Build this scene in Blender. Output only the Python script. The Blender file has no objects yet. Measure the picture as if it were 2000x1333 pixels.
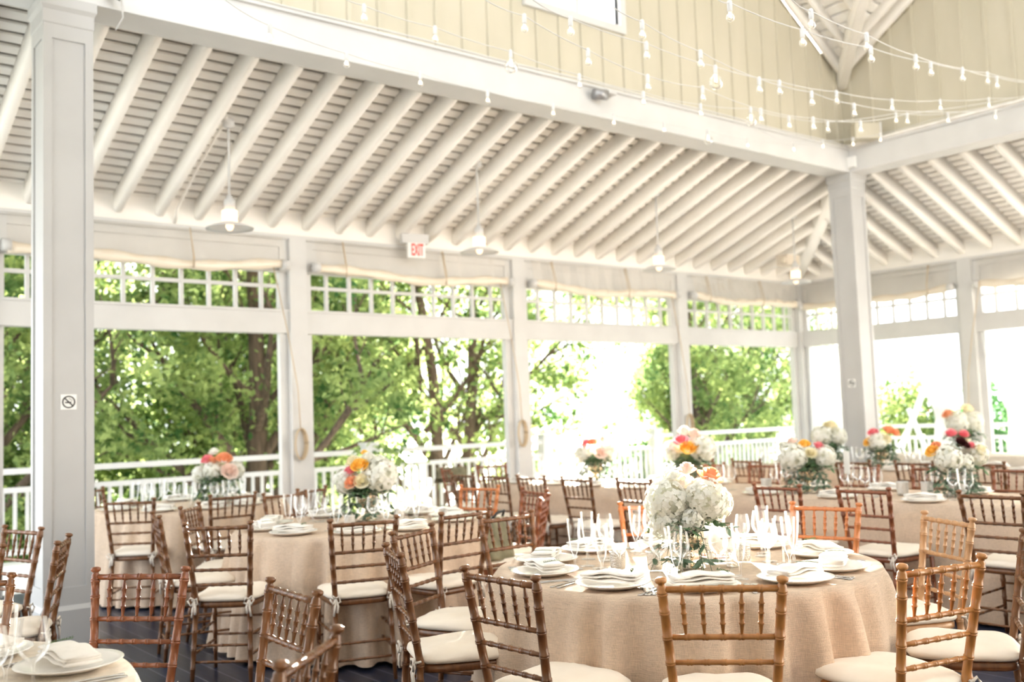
import bpy, math, random
import numpy as np
from mathutils import Vector, Matrix
random.seed(7); rng = np.random.default_rng(7)
sc = bpy.context.scene
COL = sc.collection
PI = math.pi

# ---------------------------------------------------------------- camera, world, sun, exposure
CAMH = 1.45
Fv = Vector((0.6238968863, 0.7776993664, 0.0770478464)); Rv = Vector((0.7812332855, -0.6232477378, -0.0351683220)); Uv = Vector((-0.0206695143, -0.0821337487, 0.9964069543))
cam = bpy.data.objects.new('camera', bpy.data.cameras.new('camera')); COL.objects.link(cam)
cam.matrix_world = Matrix(((Rv.x, Uv.x, -Fv.x, 0), (Rv.y, Uv.y, -Fv.y, 0), (Rv.z, Uv.z, -Fv.z, CAMH), (0, 0, 0, 1)))
cam.data.sensor_width = 36; cam.data.lens = 35.0; cam.data.clip_end = 500; cam.data.clip_start = 0.05
cam.data.dof.use_dof = True; cam.data.dof.focus_distance = 3.8; cam.data.dof.aperture_fstop = 2.2
sc.camera = cam
w = bpy.data.worlds.new('sky'); sc.world = w; w.use_nodes = True
bg = w.node_tree.nodes['Background']; bg.inputs[0].default_value = (0.93, 0.965, 1.0, 1); bg.inputs[1].default_value = 2.6
sun = bpy.data.objects.new('sun', bpy.data.lights.new('sun', 'SUN')); COL.objects.link(sun)
sun.data.energy = 55; sun.data.angle = math.radians(0.8); sun.data.color = (1.0, 0.90, 0.76)
SUN = Vector((0.677, 0.736, 0.112)).normalized()
sun.rotation_euler = (-SUN).to_track_quat('-Z', 'Y').to_euler()
sc.view_settings.view_transform = 'Standard'; sc.view_settings.look = 'None'; sc.view_settings.gamma = 1
sc.view_settings.use_curve_mapping = False; sc.view_settings.exposure = 0.60
sc.cycles.max_bounces = 9; sc.cycles.diffuse_bounces = 7; sc.cycles.glossy_bounces = 5; sc.cycles.transmission_bounces = 4
sc.cycles.transparent_max_bounces = 24; sc.cycles.caustics_reflective = False; sc.cycles.caustics_refractive = False
sc.cycles.sample_clamp_indirect = 6; sc.cycles.use_denoising = True

# ---------------------------------------------------------------- materials
MATS = {}
def principled(name, col, rough=0.5, metal=0.0, spec=0.5, **kw):
    m = bpy.data.materials.new(name); m.use_nodes = True
    b = m.node_tree.nodes['Principled BSDF']
    b.inputs['Base Color'].default_value = (*col, 1); b.inputs['Roughness'].default_value = rough
    b.inputs['Metallic'].default_value = metal; b.inputs['Specular IOR Level'].default_value = spec
    for k, v in kw.items(): b.inputs[k.replace('_', ' ')].default_value = v
    MATS[name] = m
    return m, m.node_tree.nodes, m.node_tree.links, b
def noisy(name, c1, c2, rough=0.5, scale=(5, 5, 5), detail=3, bump=0.0, spec=0.5, coord='Object', **kw):
    m, n, l, b = principled(name, c1, rough, spec=spec, **kw)
    tc = n.new('ShaderNodeTexCoord'); mp = n.new('ShaderNodeMapping'); mp.inputs['Scale'].default_value = scale
    no = n.new('ShaderNodeTexNoise'); no.inputs['Scale'].default_value = 1; no.inputs['Detail'].default_value = detail
    rp = n.new('ShaderNodeValToRGB'); rp.color_ramp.elements[0].color = (*c1, 1); rp.color_ramp.elements[1].color = (*c2, 1)
    rp.color_ramp.elements[0].position = 0.3; rp.color_ramp.elements[1].position = 0.7
    l.new(tc.outputs[coord], mp.inputs[0]); l.new(mp.outputs[0], no.inputs['Vector']); l.new(no.outputs['Fac'], rp.inputs[0])
    l.new(rp.outputs[0], b.inputs['Base Color'])
    if bump:
        bp = n.new('ShaderNodeBump'); bp.inputs['Strength'].default_value = bump; bp.inputs['Distance'].default_value = 0.004
        l.new(no.outputs['Fac'], bp.inputs['Height']); l.new(bp.outputs[0], b.inputs['Normal'])
    return m
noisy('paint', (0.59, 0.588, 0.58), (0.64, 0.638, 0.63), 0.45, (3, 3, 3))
noisy('pillar_paint', (0.455, 0.455, 0.452), (0.49, 0.49, 0.487), 0.45, (3, 3, 3)); noisy('bounce_deck', (0.72, 0.71, 0.68), (0.80, 0.79, 0.76), 0.6, (2, 12, 2))
noisy('cream_paint', (0.90, 0.875, 0.83), (0.94, 0.915, 0.88), 0.5, (2, 2, 6))
noisy('slat_paint', (0.85, 0.82, 0.77), (0.94, 0.925, 0.90), 0.6, (2.5, 9, 9), 4)
noisy('roof_felt', (0.07, 0.045, 0.02), (0.18, 0.12, 0.06), 0.9, (6, 6, 6))
noisy('siding_paint', (0.52, 0.485, 0.38), (0.57, 0.53, 0.425), 0.6, (3, 3, 1))
principled('vinyl_roll', (0.80, 0.72, 0.60), 0.25)
principled('rope', (0.55, 0.44, 0.30), 0.9)
principled('steel', (0.62, 0.62, 0.62), 0.22, 1.0)
principled('grey_metal', (0.35, 0.35, 0.36), 0.4, 0.6)
principled('black', (0.02, 0.02, 0.022), 0.5)
principled('sign_white', (0.85, 0.85, 0.83), 0.4)
principled('exit_red', (0.70, 0.03, 0.02), 0.5, Emission_Color=(1, 0.06, 0.03, 1), Emission_Strength=0.3)
noisy('china', (0.86, 0.84, 0.80), (0.89, 0.87, 0.83), 0.15, (4, 4, 4))
noisy('napkin', (0.84, 0.81, 0.76), (0.88, 0.85, 0.80), 0.85, (60, 60, 60), bump=0.2)
noisy('cushion', (0.82, 0.74, 0.63), (0.86, 0.79, 0.69), 0.8, (9, 9, 9), 4, bump=0.5)
principled('tie', (0.82, 0.76, 0.68), 0.8)
noisy('rosemary', (0.05, 0.10, 0.03), (0.12, 0.20, 0.07), 0.7, (90, 90, 90))
noisy('eucalyptus', (0.05, 0.10, 0.05), (0.17, 0.24, 0.16), 0.6, (30, 30, 30))
noisy('dark_leaf', (0.04, 0.09, 0.035), (0.10, 0.19, 0.08), 0.5, (30, 30, 30))
noisy('candle', (0.85, 0.80, 0.70), (0.88, 0.83, 0.74), 0.5, (4, 4, 4))
noisy('canvas_bag', (0.16, 0.15, 0.09), (0.28, 0.26, 0.17), 0.9, (12, 12, 12), bump=0.6)
noisy('ground', (0.76, 0.79, 0.68), (0.88, 0.88, 0.84), 0.95, (0.3, 0.3, 0.3), 5)
noisy('bark', (0.05, 0.035, 0.025), (0.14, 0.10, 0.075), 0.95, (18, 18, 3), 5, bump=1.0)
noisy('mercury', (0.55, 0.42, 0.25), (0.85, 0.74, 0.55), 0.16, (45, 45, 45), 6, metal=0.9) if False else None
m, n, l, b = principled('mercury', (0.72, 0.60, 0.44), 0.14, 0.95)
tc = n.new('ShaderNodeTexCoord'); no = n.new('ShaderNodeTexNoise'); no.inputs['Scale'].default_value = 70; no.inputs['Detail'].default_value = 6
rp = n.new('ShaderNodeValToRGB'); rp.color_ramp.elements[0].color = (0.10, 0.06, 0.03, 1); rp.color_ramp.elements[0].position = 0.36
rp.color_ramp.elements[1].color = (0.78, 0.68, 0.52, 1); rp.color_ramp.elements[1].position = 0.42
l.new(tc.outputs['Object'], no.inputs['Vector']); l.new(no.outputs['Fac'], rp.inputs[0]); l.new(rp.outputs[0], b.inputs['Base Color'])
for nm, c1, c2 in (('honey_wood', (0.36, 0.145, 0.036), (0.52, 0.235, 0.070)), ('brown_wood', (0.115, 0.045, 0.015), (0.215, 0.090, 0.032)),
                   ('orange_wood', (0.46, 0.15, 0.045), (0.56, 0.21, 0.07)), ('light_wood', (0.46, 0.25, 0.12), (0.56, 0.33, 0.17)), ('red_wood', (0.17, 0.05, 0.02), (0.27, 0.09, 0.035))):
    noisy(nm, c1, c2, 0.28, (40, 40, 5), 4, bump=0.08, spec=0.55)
def linen(name, c1, c2):
    m = noisy(name, c1, c2, 0.9, (7, 7, 7), 3)
    n, l = m.node_tree.nodes, m.node_tree.links; b = n['Principled BSDF']
    tc = n.new('ShaderNodeTexCoord'); bumps = []
    for sc_ in ((30, 30, 420), (420, 420, 24)):
        mp = n.new('ShaderNodeMapping'); mp.inputs['Scale'].default_value = sc_
        no = n.new('ShaderNodeTexNoise'); no.inputs['Scale'].default_value = 1; no.inputs['Detail'].default_value = 2
        l.new(tc.outputs['Object'], mp.inputs[0]); l.new(mp.outputs[0], no.inputs['Vector']); bumps.append(no)
    ad = n.new('ShaderNodeMath'); ad.operation = 'ADD'; l.new(bumps[0].outputs['Fac'], ad.inputs[0]); l.new(bumps[1].outputs['Fac'], ad.inputs[1])
    bp = n.new('ShaderNodeBump'); bp.inputs['Strength'].default_value = 0.7; bp.inputs['Distance'].default_value = 0.003
    l.new(ad.outputs[0], bp.inputs['Height']); l.new(bp.outputs[0], b.inputs['Normal'])
    mr = n.new('ShaderNodeMapRange'); mr.inputs['From Min'].default_value = 0.7; mr.inputs['From Max'].default_value = 1.3
    mr.inputs['To Min'].default_value = 0.82; mr.inputs['To Max'].default_value = 1.12; l.new(ad.outputs[0], mr.inputs['Value'])
    src = b.inputs['Base Color'].links[0].from_socket; hs = n.new('ShaderNodeHueSaturation'); l.new(src, hs.inputs['Color']); l.new(mr.outputs[0], hs.inputs['Value']); l.new(hs.outputs[0], b.inputs['Base Color'])
linen('linen', (0.60, 0.465, 0.345), (0.66, 0.525, 0.405)); linen('linen_pale', (0.70, 0.62, 0.52), (0.76, 0.68, 0.58))
# floor: long dark boards running away along y, with fine pale joints
m, n, l, b = principled('deck_boards', (0.05, 0.055, 0.075), 0.3, spec=0.18)
tc = n.new('ShaderNodeTexCoord'); sp = n.new('ShaderNodeSeparateXYZ'); l.new(tc.outputs['Object'], sp.inputs[0])
dv = n.new('ShaderNodeMath'); dv.operation = 'MULTIPLY'; dv.inputs[1].default_value = 1 / 0.14; l.new(sp.outputs[0], dv.inputs[0])
fr = n.new('ShaderNodeMath'); fr.operation = 'FRACT'; l.new(dv.outputs[0], fr.inputs[0])
ab = n.new('ShaderNodeMath'); ab.operation = 'LESS_THAN'; ab.inputs[1].default_value = 0.055; l.new(fr.outputs[0], ab.inputs[0])
fl = n.new('ShaderNodeMath'); fl.operation = 'FLOOR'; l.new(dv.outputs[0], fl.inputs[0])
wn = n.new('ShaderNodeTexWhiteNoise'); wn.noise_dimensions = '1D'; l.new(fl.outputs[0], wn.inputs['W'])
mp = n.new('ShaderNodeMapping'); mp.inputs['Scale'].default_value = (40, 2, 2); l.new(tc.outputs['Object'], mp.inputs[0])
no = n.new('ShaderNodeTexNoise'); no.inputs['Scale'].default_value = 1; no.inputs['Detail'].default_value = 4; l.new(mp.outputs[0], no.inputs['Vector'])
ad = n.new('ShaderNodeMath'); ad.operation = 'MULTIPLY_ADD'; ad.inputs[1].default_value = 0.35; l.new(wn.outputs['Value'], ad.inputs[0]); l.new(no.outputs['Fac'], ad.inputs[2])
rp = n.new('ShaderNodeValToRGB'); rp.color_ramp.elements[0].color = (0.008, 0.011, 0.026, 1); rp.color_ramp.elements[1].color = (0.024, 0.032, 0.064, 1)
rp.color_ramp.elements[0].position = 0.3; rp.color_ramp.elements[1].position = 0.95; l.new(ad.outputs[0], rp.inputs[0])
mx = n.new('ShaderNodeMix'); mx.data_type = 'RGBA'; l.new(ab.outputs[0], mx.inputs['Factor']); l.new(rp.outputs[0], mx.inputs['A']); mx.inputs['B'].default_value = (0.13, 0.14, 0.18, 1)
l.new(mx.outputs['Result'], b.inputs['Base Color'])
# thin glass: clear wall, fresnel reflection, plus white painted in as bright edges
def thin_glass(name, tint, refl=1.0, rough=0.0):
    m = bpy.data.materials.new(name); m.use_nodes = True; n, l = m.node_tree.nodes, m.node_tree.links; n.clear()
    o = n.new('ShaderNodeOutputMaterial'); t = n.new('ShaderNodeBsdfTransparent'); t.inputs[0].default_value = (*tint, 1)
    g = n.new('ShaderNodeBsdfGlossy'); g.inputs['Roughness'].default_value = rough; g.inputs[0].default_value = (1, 1, 1, 1)
    f = n.new('ShaderNodeLayerWeight'); f.inputs['Blend'].default_value = 0.28
    mu = n.new('ShaderNodeMath'); mu.operation = 'MULTIPLY_ADD'; mu.inputs[1].default_value = 0.85 * refl; mu.inputs[2].default_value = 0.05 * refl; l.new(f.outputs['Fresnel'], mu.inputs[0])
    x = n.new('ShaderNodeMixShader'); l.new(mu.outputs[0], x.inputs[0]); l.new(t.outputs[0], x.inputs[1]); df = n.new('ShaderNodeBsdfTranslucent'); df.inputs[0].default_value = (1, 1, 1, 1)
    g2 = n.new('ShaderNodeMixShader'); g2.inputs[0].default_value = 0.10; l.new(g.outputs[0], g2.inputs[1]); l.new(df.outputs[0], g2.inputs[2]); l.new(g2.outputs[0], x.inputs[2]); l.new(x.outputs[0], o.inputs[0])
    MATS[name] = m
thin_glass('glass', (0.985, 0.988, 0.988), 0.72); thin_glass('vinyl', (0.985, 0.97, 0.95), 0.35, 0.12); thin_glass('window_glass', (0.97, 0.98, 1.0), 0.5)
def cut_glass():
    m, n, l, b = principled('cut_glass', (0.93, 0.92, 0.88), 0.15, 0.25); b.inputs['Transmission Weight'].default_value = 0.25; b.inputs['IOR'].default_value = 1.3
    tc = n.new('ShaderNodeTexCoord'); v = n.new('ShaderNodeTexVoronoi'); v.inputs['Scale'].default_value = 130; l.new(tc.outputs['Object'], v.inputs['Vector'])
    bp = n.new('ShaderNodeBump'); bp.inputs['Strength'].default_value = 1; bp.inputs['Distance'].default_value = 0.004; l.new(v.outputs['Distance'], bp.inputs['Height']); l.new(bp.outputs[0], b.inputs['Normal'])
cut_glass()
def translucent(name, c1, c2, tr, scale=3.0, rough=0.6, tmul=1.6):
    m = bpy.data.materials.new(name); m.use_nodes = True; n, l = m.node_tree.nodes, m.node_tree.links; n.clear()
    o = n.new('ShaderNodeOutputMaterial'); tc = n.new('ShaderNodeTexCoord'); no = n.new('ShaderNodeTexNoise'); no.inputs['Scale'].default_value = scale; no.inputs['Detail'].default_value = 3
    rp = n.new('ShaderNodeValToRGB'); rp.color_ramp.elements[0].color = (*c1, 1); rp.color_ramp.elements[1].color = (*c2, 1); rp.color_ramp.elements[0].position = 0.35; rp.color_ramp.elements[1].position = 0.65
    l.new(tc.outputs['Object'], no.inputs['Vector']); l.new(no.outputs['Fac'], rp.inputs[0])
    d = n.new('ShaderNodeBsdfDiffuse'); t = n.new('ShaderNodeBsdfTranslucent'); x = n.new('ShaderNodeMixShader'); x.inputs[0].default_value = tr
    l.new(rp.outputs[0], d.inputs[0])
    hs = n.new('ShaderNodeHueSaturation'); hs.inputs['Value'].default_value = tmul; l.new(rp.outputs[0], hs.inputs['Color']); l.new(hs.outputs[0], t.inputs[0])
    l.new(d.outputs[0], x.inputs[1]); l.new(t.outputs[0], x.inputs[2]); l.new(x.outputs[0], o.inputs[0]); MATS[name] = m
translucent('leaf', (0.045, 0.10, 0.035), (0.33, 0.40, 0.15), 0.5, 1.6)
translucent('leaf_dark', (0.05, 0.13, 0.05), (0.12, 0.25, 0.09), 0.4, 1.5)
translucent('sheer', (0.88, 0.88, 0.86), (0.92, 0.92, 0.90), 0.6, 2, tmul=1.05)
for nm, c1, c2 in (('petal_white', (0.80, 0.80, 0.72), (0.93, 0.93, 0.90)), ('petal_cream', (0.86, 0.80, 0.56), (0.92, 0.88, 0.72)), ('petal_peach', (0.90, 0.42, 0.22), (0.95, 0.60, 0.40)),
                   ('petal_yellow', (0.92, 0.55, 0.08), (0.95, 0.72, 0.25)), ('petal_pink', (0.85, 0.22, 0.28), (0.92, 0.45, 0.48)), ('petal_dark', (0.05, 0.015, 0.015), (0.12, 0.04, 0.04)), ('petal_blush', (0.90, 0.72, 0.64), (0.94, 0.82, 0.76))):
    translucent(nm, c1, c2, 0.25, 18, tmul=1.05)
m = bpy.data.materials.new('filament'); m.use_nodes = True; b = m.node_tree.nodes['Principled BSDF']; b.inputs['Emission Color'].default_value = (1, 0.72, 0.42, 1); b.inputs['Emission Strength'].default_value = 9; MATS['filament'] = m
m = bpy.data.materials.new('lamp_glow'); m.use_nodes = True; b = m.node_tree.nodes['Principled BSDF']; b.inputs['Base Color'].default_value = (0.9, 0.75, 0.6, 1); b.inputs['Emission Color'].default_value = (1, 0.70, 0.45, 1); b.inputs['Emission Strength'].default_value = 1.1; MATS['lamp_glow'] = m

# ---------------------------------------------------------------- mesh helpers
class MB:
    def __init__(s): s.v = []; s.f = []; s.sm = []; s.mi = []; s.n = 0
    def add(s, v, f, smooth=True, mi=0):
        v = np.asarray(v, float); s.v.append(v); s.f += [tuple(int(i) + s.n for i in q) for q in f]
        s.sm += [smooth] * len(f); s.mi += [mi] * len(f); s.n += len(v); return s
    def box(s, lo, hi, M=None, mi=0):
        x0, y0, z0 = lo; x1, y1, z1 = hi
        v = np.array([(x0, y0, z0), (x1, y0, z0), (x1, y1, z0), (x0, y1, z0), (x0, y0, z1), (x1, y0, z1), (x1, y1, z1), (x0, y1, z1)], float)
        if M is not None: v = (np.array(M.to_3x3()) @ v.T).T + np.array(M.translation)
        return s.add(v, [(0, 3, 2, 1), (4, 5, 6, 7), (0, 1, 5, 4), (1, 2, 6, 5), (2, 3, 7, 6), (3, 0, 4, 7)], False, mi)
    def loft(s, rings, cap0=True, cap1=True, smooth=True, mi=0, closed=True):
        k = len(rings[0]); m = len(rings); v = np.concatenate([np.asarray(r, float) for r in rings]); f = []
        for i in range(m - 1):
            for j in range(k if closed else k - 1):
                a, b2 = i * k + j, i * k + (j + 1) % k; f.append((a, b2, b2 + k, a + k))
        if cap0: f.append(tuple(range(k - 1, -1, -1)))
        if cap1: f.append(tuple(range((m - 1) * k, m * k)))
        return s.add(v, f, smooth, mi)
    def lathe(s, prof, n=16, c=(0, 0, 0), mi=0, caps=False):
        a = np.linspace(0, 2 * PI, n, endpoint=False); ca, sa = np.cos(a), np.sin(a)
        return s.loft([np.stack([c[0] + r * ca, c[1] + r * sa, np.full(n, c[2] + z)], 1) for r, z in prof], caps, caps, True, mi)
    def tube(s, pts, rad, n=8, mi=0):
        P = np.asarray(pts, float); rad = np.full(len(P), rad) if np.isscalar(rad) else np.asarray(rad, float)
        T = np.gradient(P, axis=0); T /= np.linalg.norm(T, axis=1)[:, None] + 1e-12
        ref = np.array([0, 0, 1.0]) if abs(T[0][2]) < 0.9 else np.array([1.0, 0, 0]); a = np.linspace(0, 2 * PI, n, endpoint=False); rings = []
        for p, t, r in zip(P, T, rad):
            u = np.cross(t, ref); u /= np.linalg.norm(u) + 1e-12; w2 = np.cross(t, u); ref = -np.cross(t, u) * 0 + ref
            rings.append(p + r * (np.outer(np.cos(a), u) + np.outer(np.sin(a), w2)))
        return s.loft(rings, True, True, True, mi)
    def mesh(s, name, mats):
        me = bpy.data.meshes.new(name); V = np.concatenate(s.v) if s.v else np.zeros((0, 3))
        lens = np.array([len(q) for q in s.f], dtype=np.int32); idx = np.fromiter((i for q in s.f for i in q), dtype=np.int32, count=int(lens.sum()))
        me.vertices.add(len(V)); me.vertices.foreach_set('co', V.astype(np.float32).ravel()); me.loops.add(len(idx)); me.loops.foreach_set('vertex_index', idx)
        me.polygons.add(len(lens)); me.polygons.foreach_set('loop_start', np.concatenate([[0], np.cumsum(lens)[:-1]]).astype(np.int32)); me.polygons.foreach_set('loop_total', lens)
        me.update(calc_edges=True); me.polygons.foreach_set('use_smooth', np.array(s.sm, dtype=bool)); me.polygons.foreach_set('material_index', np.array(s.mi, dtype=np.int32))
        for q in (mats if isinstance(mats, (list, tuple)) else [mats]): me.materials.append(MATS[q])
        me.validate(); return me
    def build(s, name, mats, parent=None): return obj(name, s.mesh(name, mats), parent)
def obj(name, me, parent=None, loc=None, rz=None):
    o = bpy.data.objects.new(name, me); COL.objects.link(o)
    if parent: o.parent = parent
    if loc is not None: o.location = loc
    if rz is not None: o.rotation_euler = (0, 0, rz)
    return o
def tag(o, label=None, cat=None, group=None, kind=None):
    if label: o['label'] = label
    if cat: o['category'] = cat
    if group: o['group'] = group
    if kind: o['kind'] = kind
    return o
def thing(name, label, cat, loc=(0, 0, 0), rz=0, group=None):
    o = bpy.data.objects.new(name, None); COL.objects.link(o); o.location = loc; o.rotation_euler = (0, 0, rz); o.empty_display_size = 0.1
    return tag(o, label, cat, group)
def struct(name, label, cat):
    o = bpy.data.objects.new(name, None); COL.objects.link(o); return tag(o, label, cat, kind='structure')
def dup(root, loc, rz, label, group=None, swap=None, skip=()):
    def cp(o, par):
        c = o.copy(); COL.objects.link(c); c.parent = par
        for ch in o.children:
            if ch.name.split('.')[0] not in skip: cp(ch, c)
        return c
    r = cp(root, None); r.location = loc; r.rotation_euler = (0, 0, rz); r['label'] = label
    if group: r['group'] = group
    if swap:
        for c in r.children_recursive:
            if c.type == 'MESH' and c.data in swap: c.data = swap[c.data]
    return r

# ---------------------------------------------------------------- setting: floor, pillars, beams, ceilings, walls
YA, XB = 10.0, 14.2          # the two open walls
YI, XI = 7.2, 11.54          # near faces of the inner beams
BT = 0.33
S_ = MB().box((-2, -5.4, -0.12), (14.32, 10.12, 0)).build('floor', 'deck_boards'); tag(S_, 'dark blue-grey boarded floor with fine pale joints', 'floor', kind='structure')
o = MB().box((-2, 10.12, -0.12), (17.5, 12.7, -0.002)).box((14.32, -5.4, -0.12), (17.5, 10.12, -0.002)).build('floor_terrace', 'bounce_deck'); tag(o, 'terrace boards outside the open walls, made pale to bounce light inside', 'floor', kind='structure')  # terrace colour kept pale to bounce light up to the ceiling
def pillar(x, y, label):
    p = struct('pillar', label, 'pillar'); W = BT
    mb = MB()
    def ring(g, z): return [(x - g, y - g, z), (x + W + g, y - g, z), (x + W + g, y + W + g, z), (x - g, y + W + g, z)]
    mb.loft([ring(-0.012, 0.3), ring(-0.012, 4.3)], smooth=False); mb.build('shaft', 'pillar_paint', p)
    fr = MB(); e = 0.055
    for sx, sy in ((0, 0), (W - e, 0), (0, W - e), (W - e, W - e)): fr.box((x + sx, y + sy, 0.3), (x + sx + e, y + sy + e, 4.3))
    for z0, z1 in ((0.3, 0.42), (4.2, 4.3)):
        fr.box((x + e, y, z0), (x + W - e, y + 0.014, z1)); fr.box((x, y + e, z0), (x + 0.014, y + W - e, z1))
        fr.box((x + e, y + W - 0.014, z0), (x + W - e, y + W, z1)); fr.box((x + W - 0.014, y + e, z0), (x + W, y + W - e, z1))
    fr.build('panel_frame', 'pillar_paint', p)
    b_ = MB(); b_.loft([ring(0.022, 0), ring(0.022, 0.27), ring(0.0, 0.30)], smooth=False); b_.build('plinth', 'pillar_paint', p)
    c_ = MB(); c_.loft([ring(0.0, 4.3), ring(0.006, 4.31), ring(0.006, 4.40), ring(0.022, 4.43), ring(0.022, 4.499)], smooth=False); c_.build('capital', 'pillar_paint', p)
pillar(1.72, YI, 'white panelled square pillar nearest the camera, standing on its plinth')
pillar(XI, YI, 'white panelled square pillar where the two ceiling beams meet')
bm_ = struct('beam_north', 'long white ceiling beam running over both pillars', 'beam')
MB().box((-3, YI, 4.5), (XI + BT, YI + BT, 4.79)).build('beam_body', 'paint', bm_)
MB().box((-3, YI - 0.03, 4.79), (XI, YI + 0.1, 4.815)).build('ledge', 'paint', bm_)
MB().tube([(x, YI - 0.035, 4.83 + 0.006 * math.sin(x * 3)) for x in np.linspace(-2, XI, 60)], 0.009, 6).build('cable', 'paint', bm_)
bm_ = struct('beam_east', 'white ceiling beam running towards the camera from the far pillar', 'beam')
MB().box((XI, -3, 4.5), (XI + BT, YI, 4.79)).build('beam_body', 'paint', bm_)
MB().box((XI - 0.03, -3, 4.79), (XI + 0.1, YI - 0.03, 4.815)).build('ledge', 'paint', bm_)
SL = 0.392
def under(d): return 3.565 + d * SL       # rafter underside at distance d in from the wall
HX, HY, GXW = XB - 0.0, YA, -0.9
ln = math.hypot(1, SL)
def rafter_mb(p0, p1, wd=0.09, dp=0.19):
    """beam whose bottom centre line runs p0->p1, rounded lower edges, lower end cut to a nose"""
    p0, p1 = Vector(p0), Vector(p1); t = (p1 - p0).normalized(); s = t.cross(Vector((0, 0, 1))).normalized(); u = s.cross(t)
    prof = [(-wd / 2, dp), (-wd / 2, 0.035), (-wd / 2 + 0.012, 0.012), (-wd / 2 + 0.03, 0), (wd / 2 - 0.03, 0), (wd / 2 - 0.012, 0.012), (wd / 2, 0.035), (wd / 2, dp)]
    mb = MB(); rings = []
    for q, e in ((p0, 0.06), (p0 + t * 0.09, 0.0), (p1, 0.0)):
        rings.append([tuple(q + s * a + u * (max(b2, e) if b2 < 0.1 else b2)) for a, b2 in prof])
    mb.loft(rings, smooth=True); return mb
def slats(axis, name, label, lo, hi):
    root = struct(name, label, 'ceiling'); mb = MB(); sp_ = 0.128; L = 2.75 * ln; k = 0
    n_ = int(L / sp_)
    for i in range(n_):
        d0 = (i * sp_ + 0.02) / ln; d1 = d0 + 0.088 / ln; z0, z1 = under(d0) + 0.20, under(d1) + 0.20; t = 0.018
        if axis == 'y':
            a0, a1 = lo, hi(d0)
            v = [(a0, HY - d0, z0), (a1, HY - d0, z0), (a1, HY - d1, z1), (a0, HY - d1, z1)]
        else:
            a0, a1 = lo, hi(d0)
            v = [(HX - d0, a0, z0), (HX - d0, a1, z0), (HX - d1, a1, z1), (HX - d1, a0, z1)]
        v = v + [(a, b2, c + t) for a, b2, c in v]
        mb.add(v, [(0, 3, 2, 1), (4, 5, 6, 7), (0, 1, 5, 4), (1, 2, 6, 5), (2, 3, 7, 6), (3, 0, 4, 7)], False)
    mb.build('slat_boarding', 'slat_paint', root)
    r = MB(); D = 2.55
    if axis == 'y': r.add([(lo, HY + 0.8, under(-0.8) + 0.30), (HX + 0.8, HY + 0.8, under(-0.8) + 0.30), (HX - D, HY - D, under(D) + 0.30), (lo, HY - D, under(D) + 0.30)], [(0, 1, 2, 3)], False)
    else: r.add([(HX + 0.8, lo, under(-0.8) + 0.30), (HX + 0.8, HY + 0.8, under(-0.8) + 0.30), (HX - D, HY - D, under(D) + 0.30), (HX - D, lo, under(D) + 0.30)], [(0, 1, 2, 3)], False)
    r.build('roof_felt', 'roof_felt', root)
    return root
cn = slats('y', 'ceiling_north', 'sloping slatted white ceiling above the long open wall', -1.0, lambda d: HX - d)
ce = slats('x', 'ceiling_east', 'sloping slatted white ceiling above the curtained wall', -1.0, lambda d: HY - d)
x = 3.06 - 9 * 0.4064
while x < HX - 0.1:
    dtop = min(2.47, HX - x)
    if x > HX - 2.47: pass
    rafter_mb((x, HY - 0.005, under(0.005)), (x, HY - dtop, under(dtop))).build('rafter', 'cream_paint', cn); x += 0.4064
y = 8.31 + 0.4064 * 4
while y > 0.0:
    dtop = 2.33 if y < HY - 2.33 else max(0.1, HY - y)
    rafter_mb((HX - 0.005, y, under(0.005)), (HX - dtop, y, under(dtop))).build('rafter', 'cream_paint', ce); y -= 0.4064
rafter_mb((HX - 0.02, HY - 0.02, under(0.02) - 0.03), (XI + BT, YI + BT, under(2.45) - 0.03), 0.20, 0.26).build('hip_rafter', 'cream_paint', cn)

for nm, lb, v in (('added_ceiling_west', 'added unseen ceiling over the camera aisle, shutting out sky light', [(GXW, -5.2, 3.8), (GXW, HY, 3.8), (1.72, 7.53, 4.8), (1.72, -2.6, 4.8)]), ('added_ceiling_south', 'added unseen ceiling behind the camera, shutting out sky light', [(GXW, -5.2, 3.8), (1.72, -2.6, 4.8), (11.87, -2.6, 4.8), (HX, -5.2, 3.8)])):
    o = MB().add(v + [(a, b2, c + .03) for a, b2, c in v], [(0, 1, 2, 3), (7, 6, 5, 4), (0, 4, 5, 1), (1, 5, 6, 2), (2, 6, 7, 3), (3, 7, 4, 0)], False).build(nm, 'slat_paint'); tag(o, lb, 'ceiling', kind='structure')  # unseen ceilings, added to hold back light from the open sky
noisy('added_wall_tone', (0.58, 0.56, 0.53), (0.66, 0.64, 0.61), 0.8, (3, 3, 12))  # tone of the added walls, set by how much light they bounce
o = MB().box((GXW, -5.3, 0), (HX, -5.2, 3.85)).build('added_wall_south', 'added_wall_tone'); tag(o, 'added unseen wall behind the camera, cutting light from the back', 'wall', kind='structure')  # unseen wall, added to weaken the light from behind the camera
o = MB().box((GXW - .1, -5.3, 0), (GXW, 4.6, 3.85)).build('added_wall_west', 'added_wall_tone'); tag(o, 'added unseen wall beside the camera, cutting light from the open side', 'wall', kind='structure')  # unseen wall, added to dim the near pillar's front face
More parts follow.
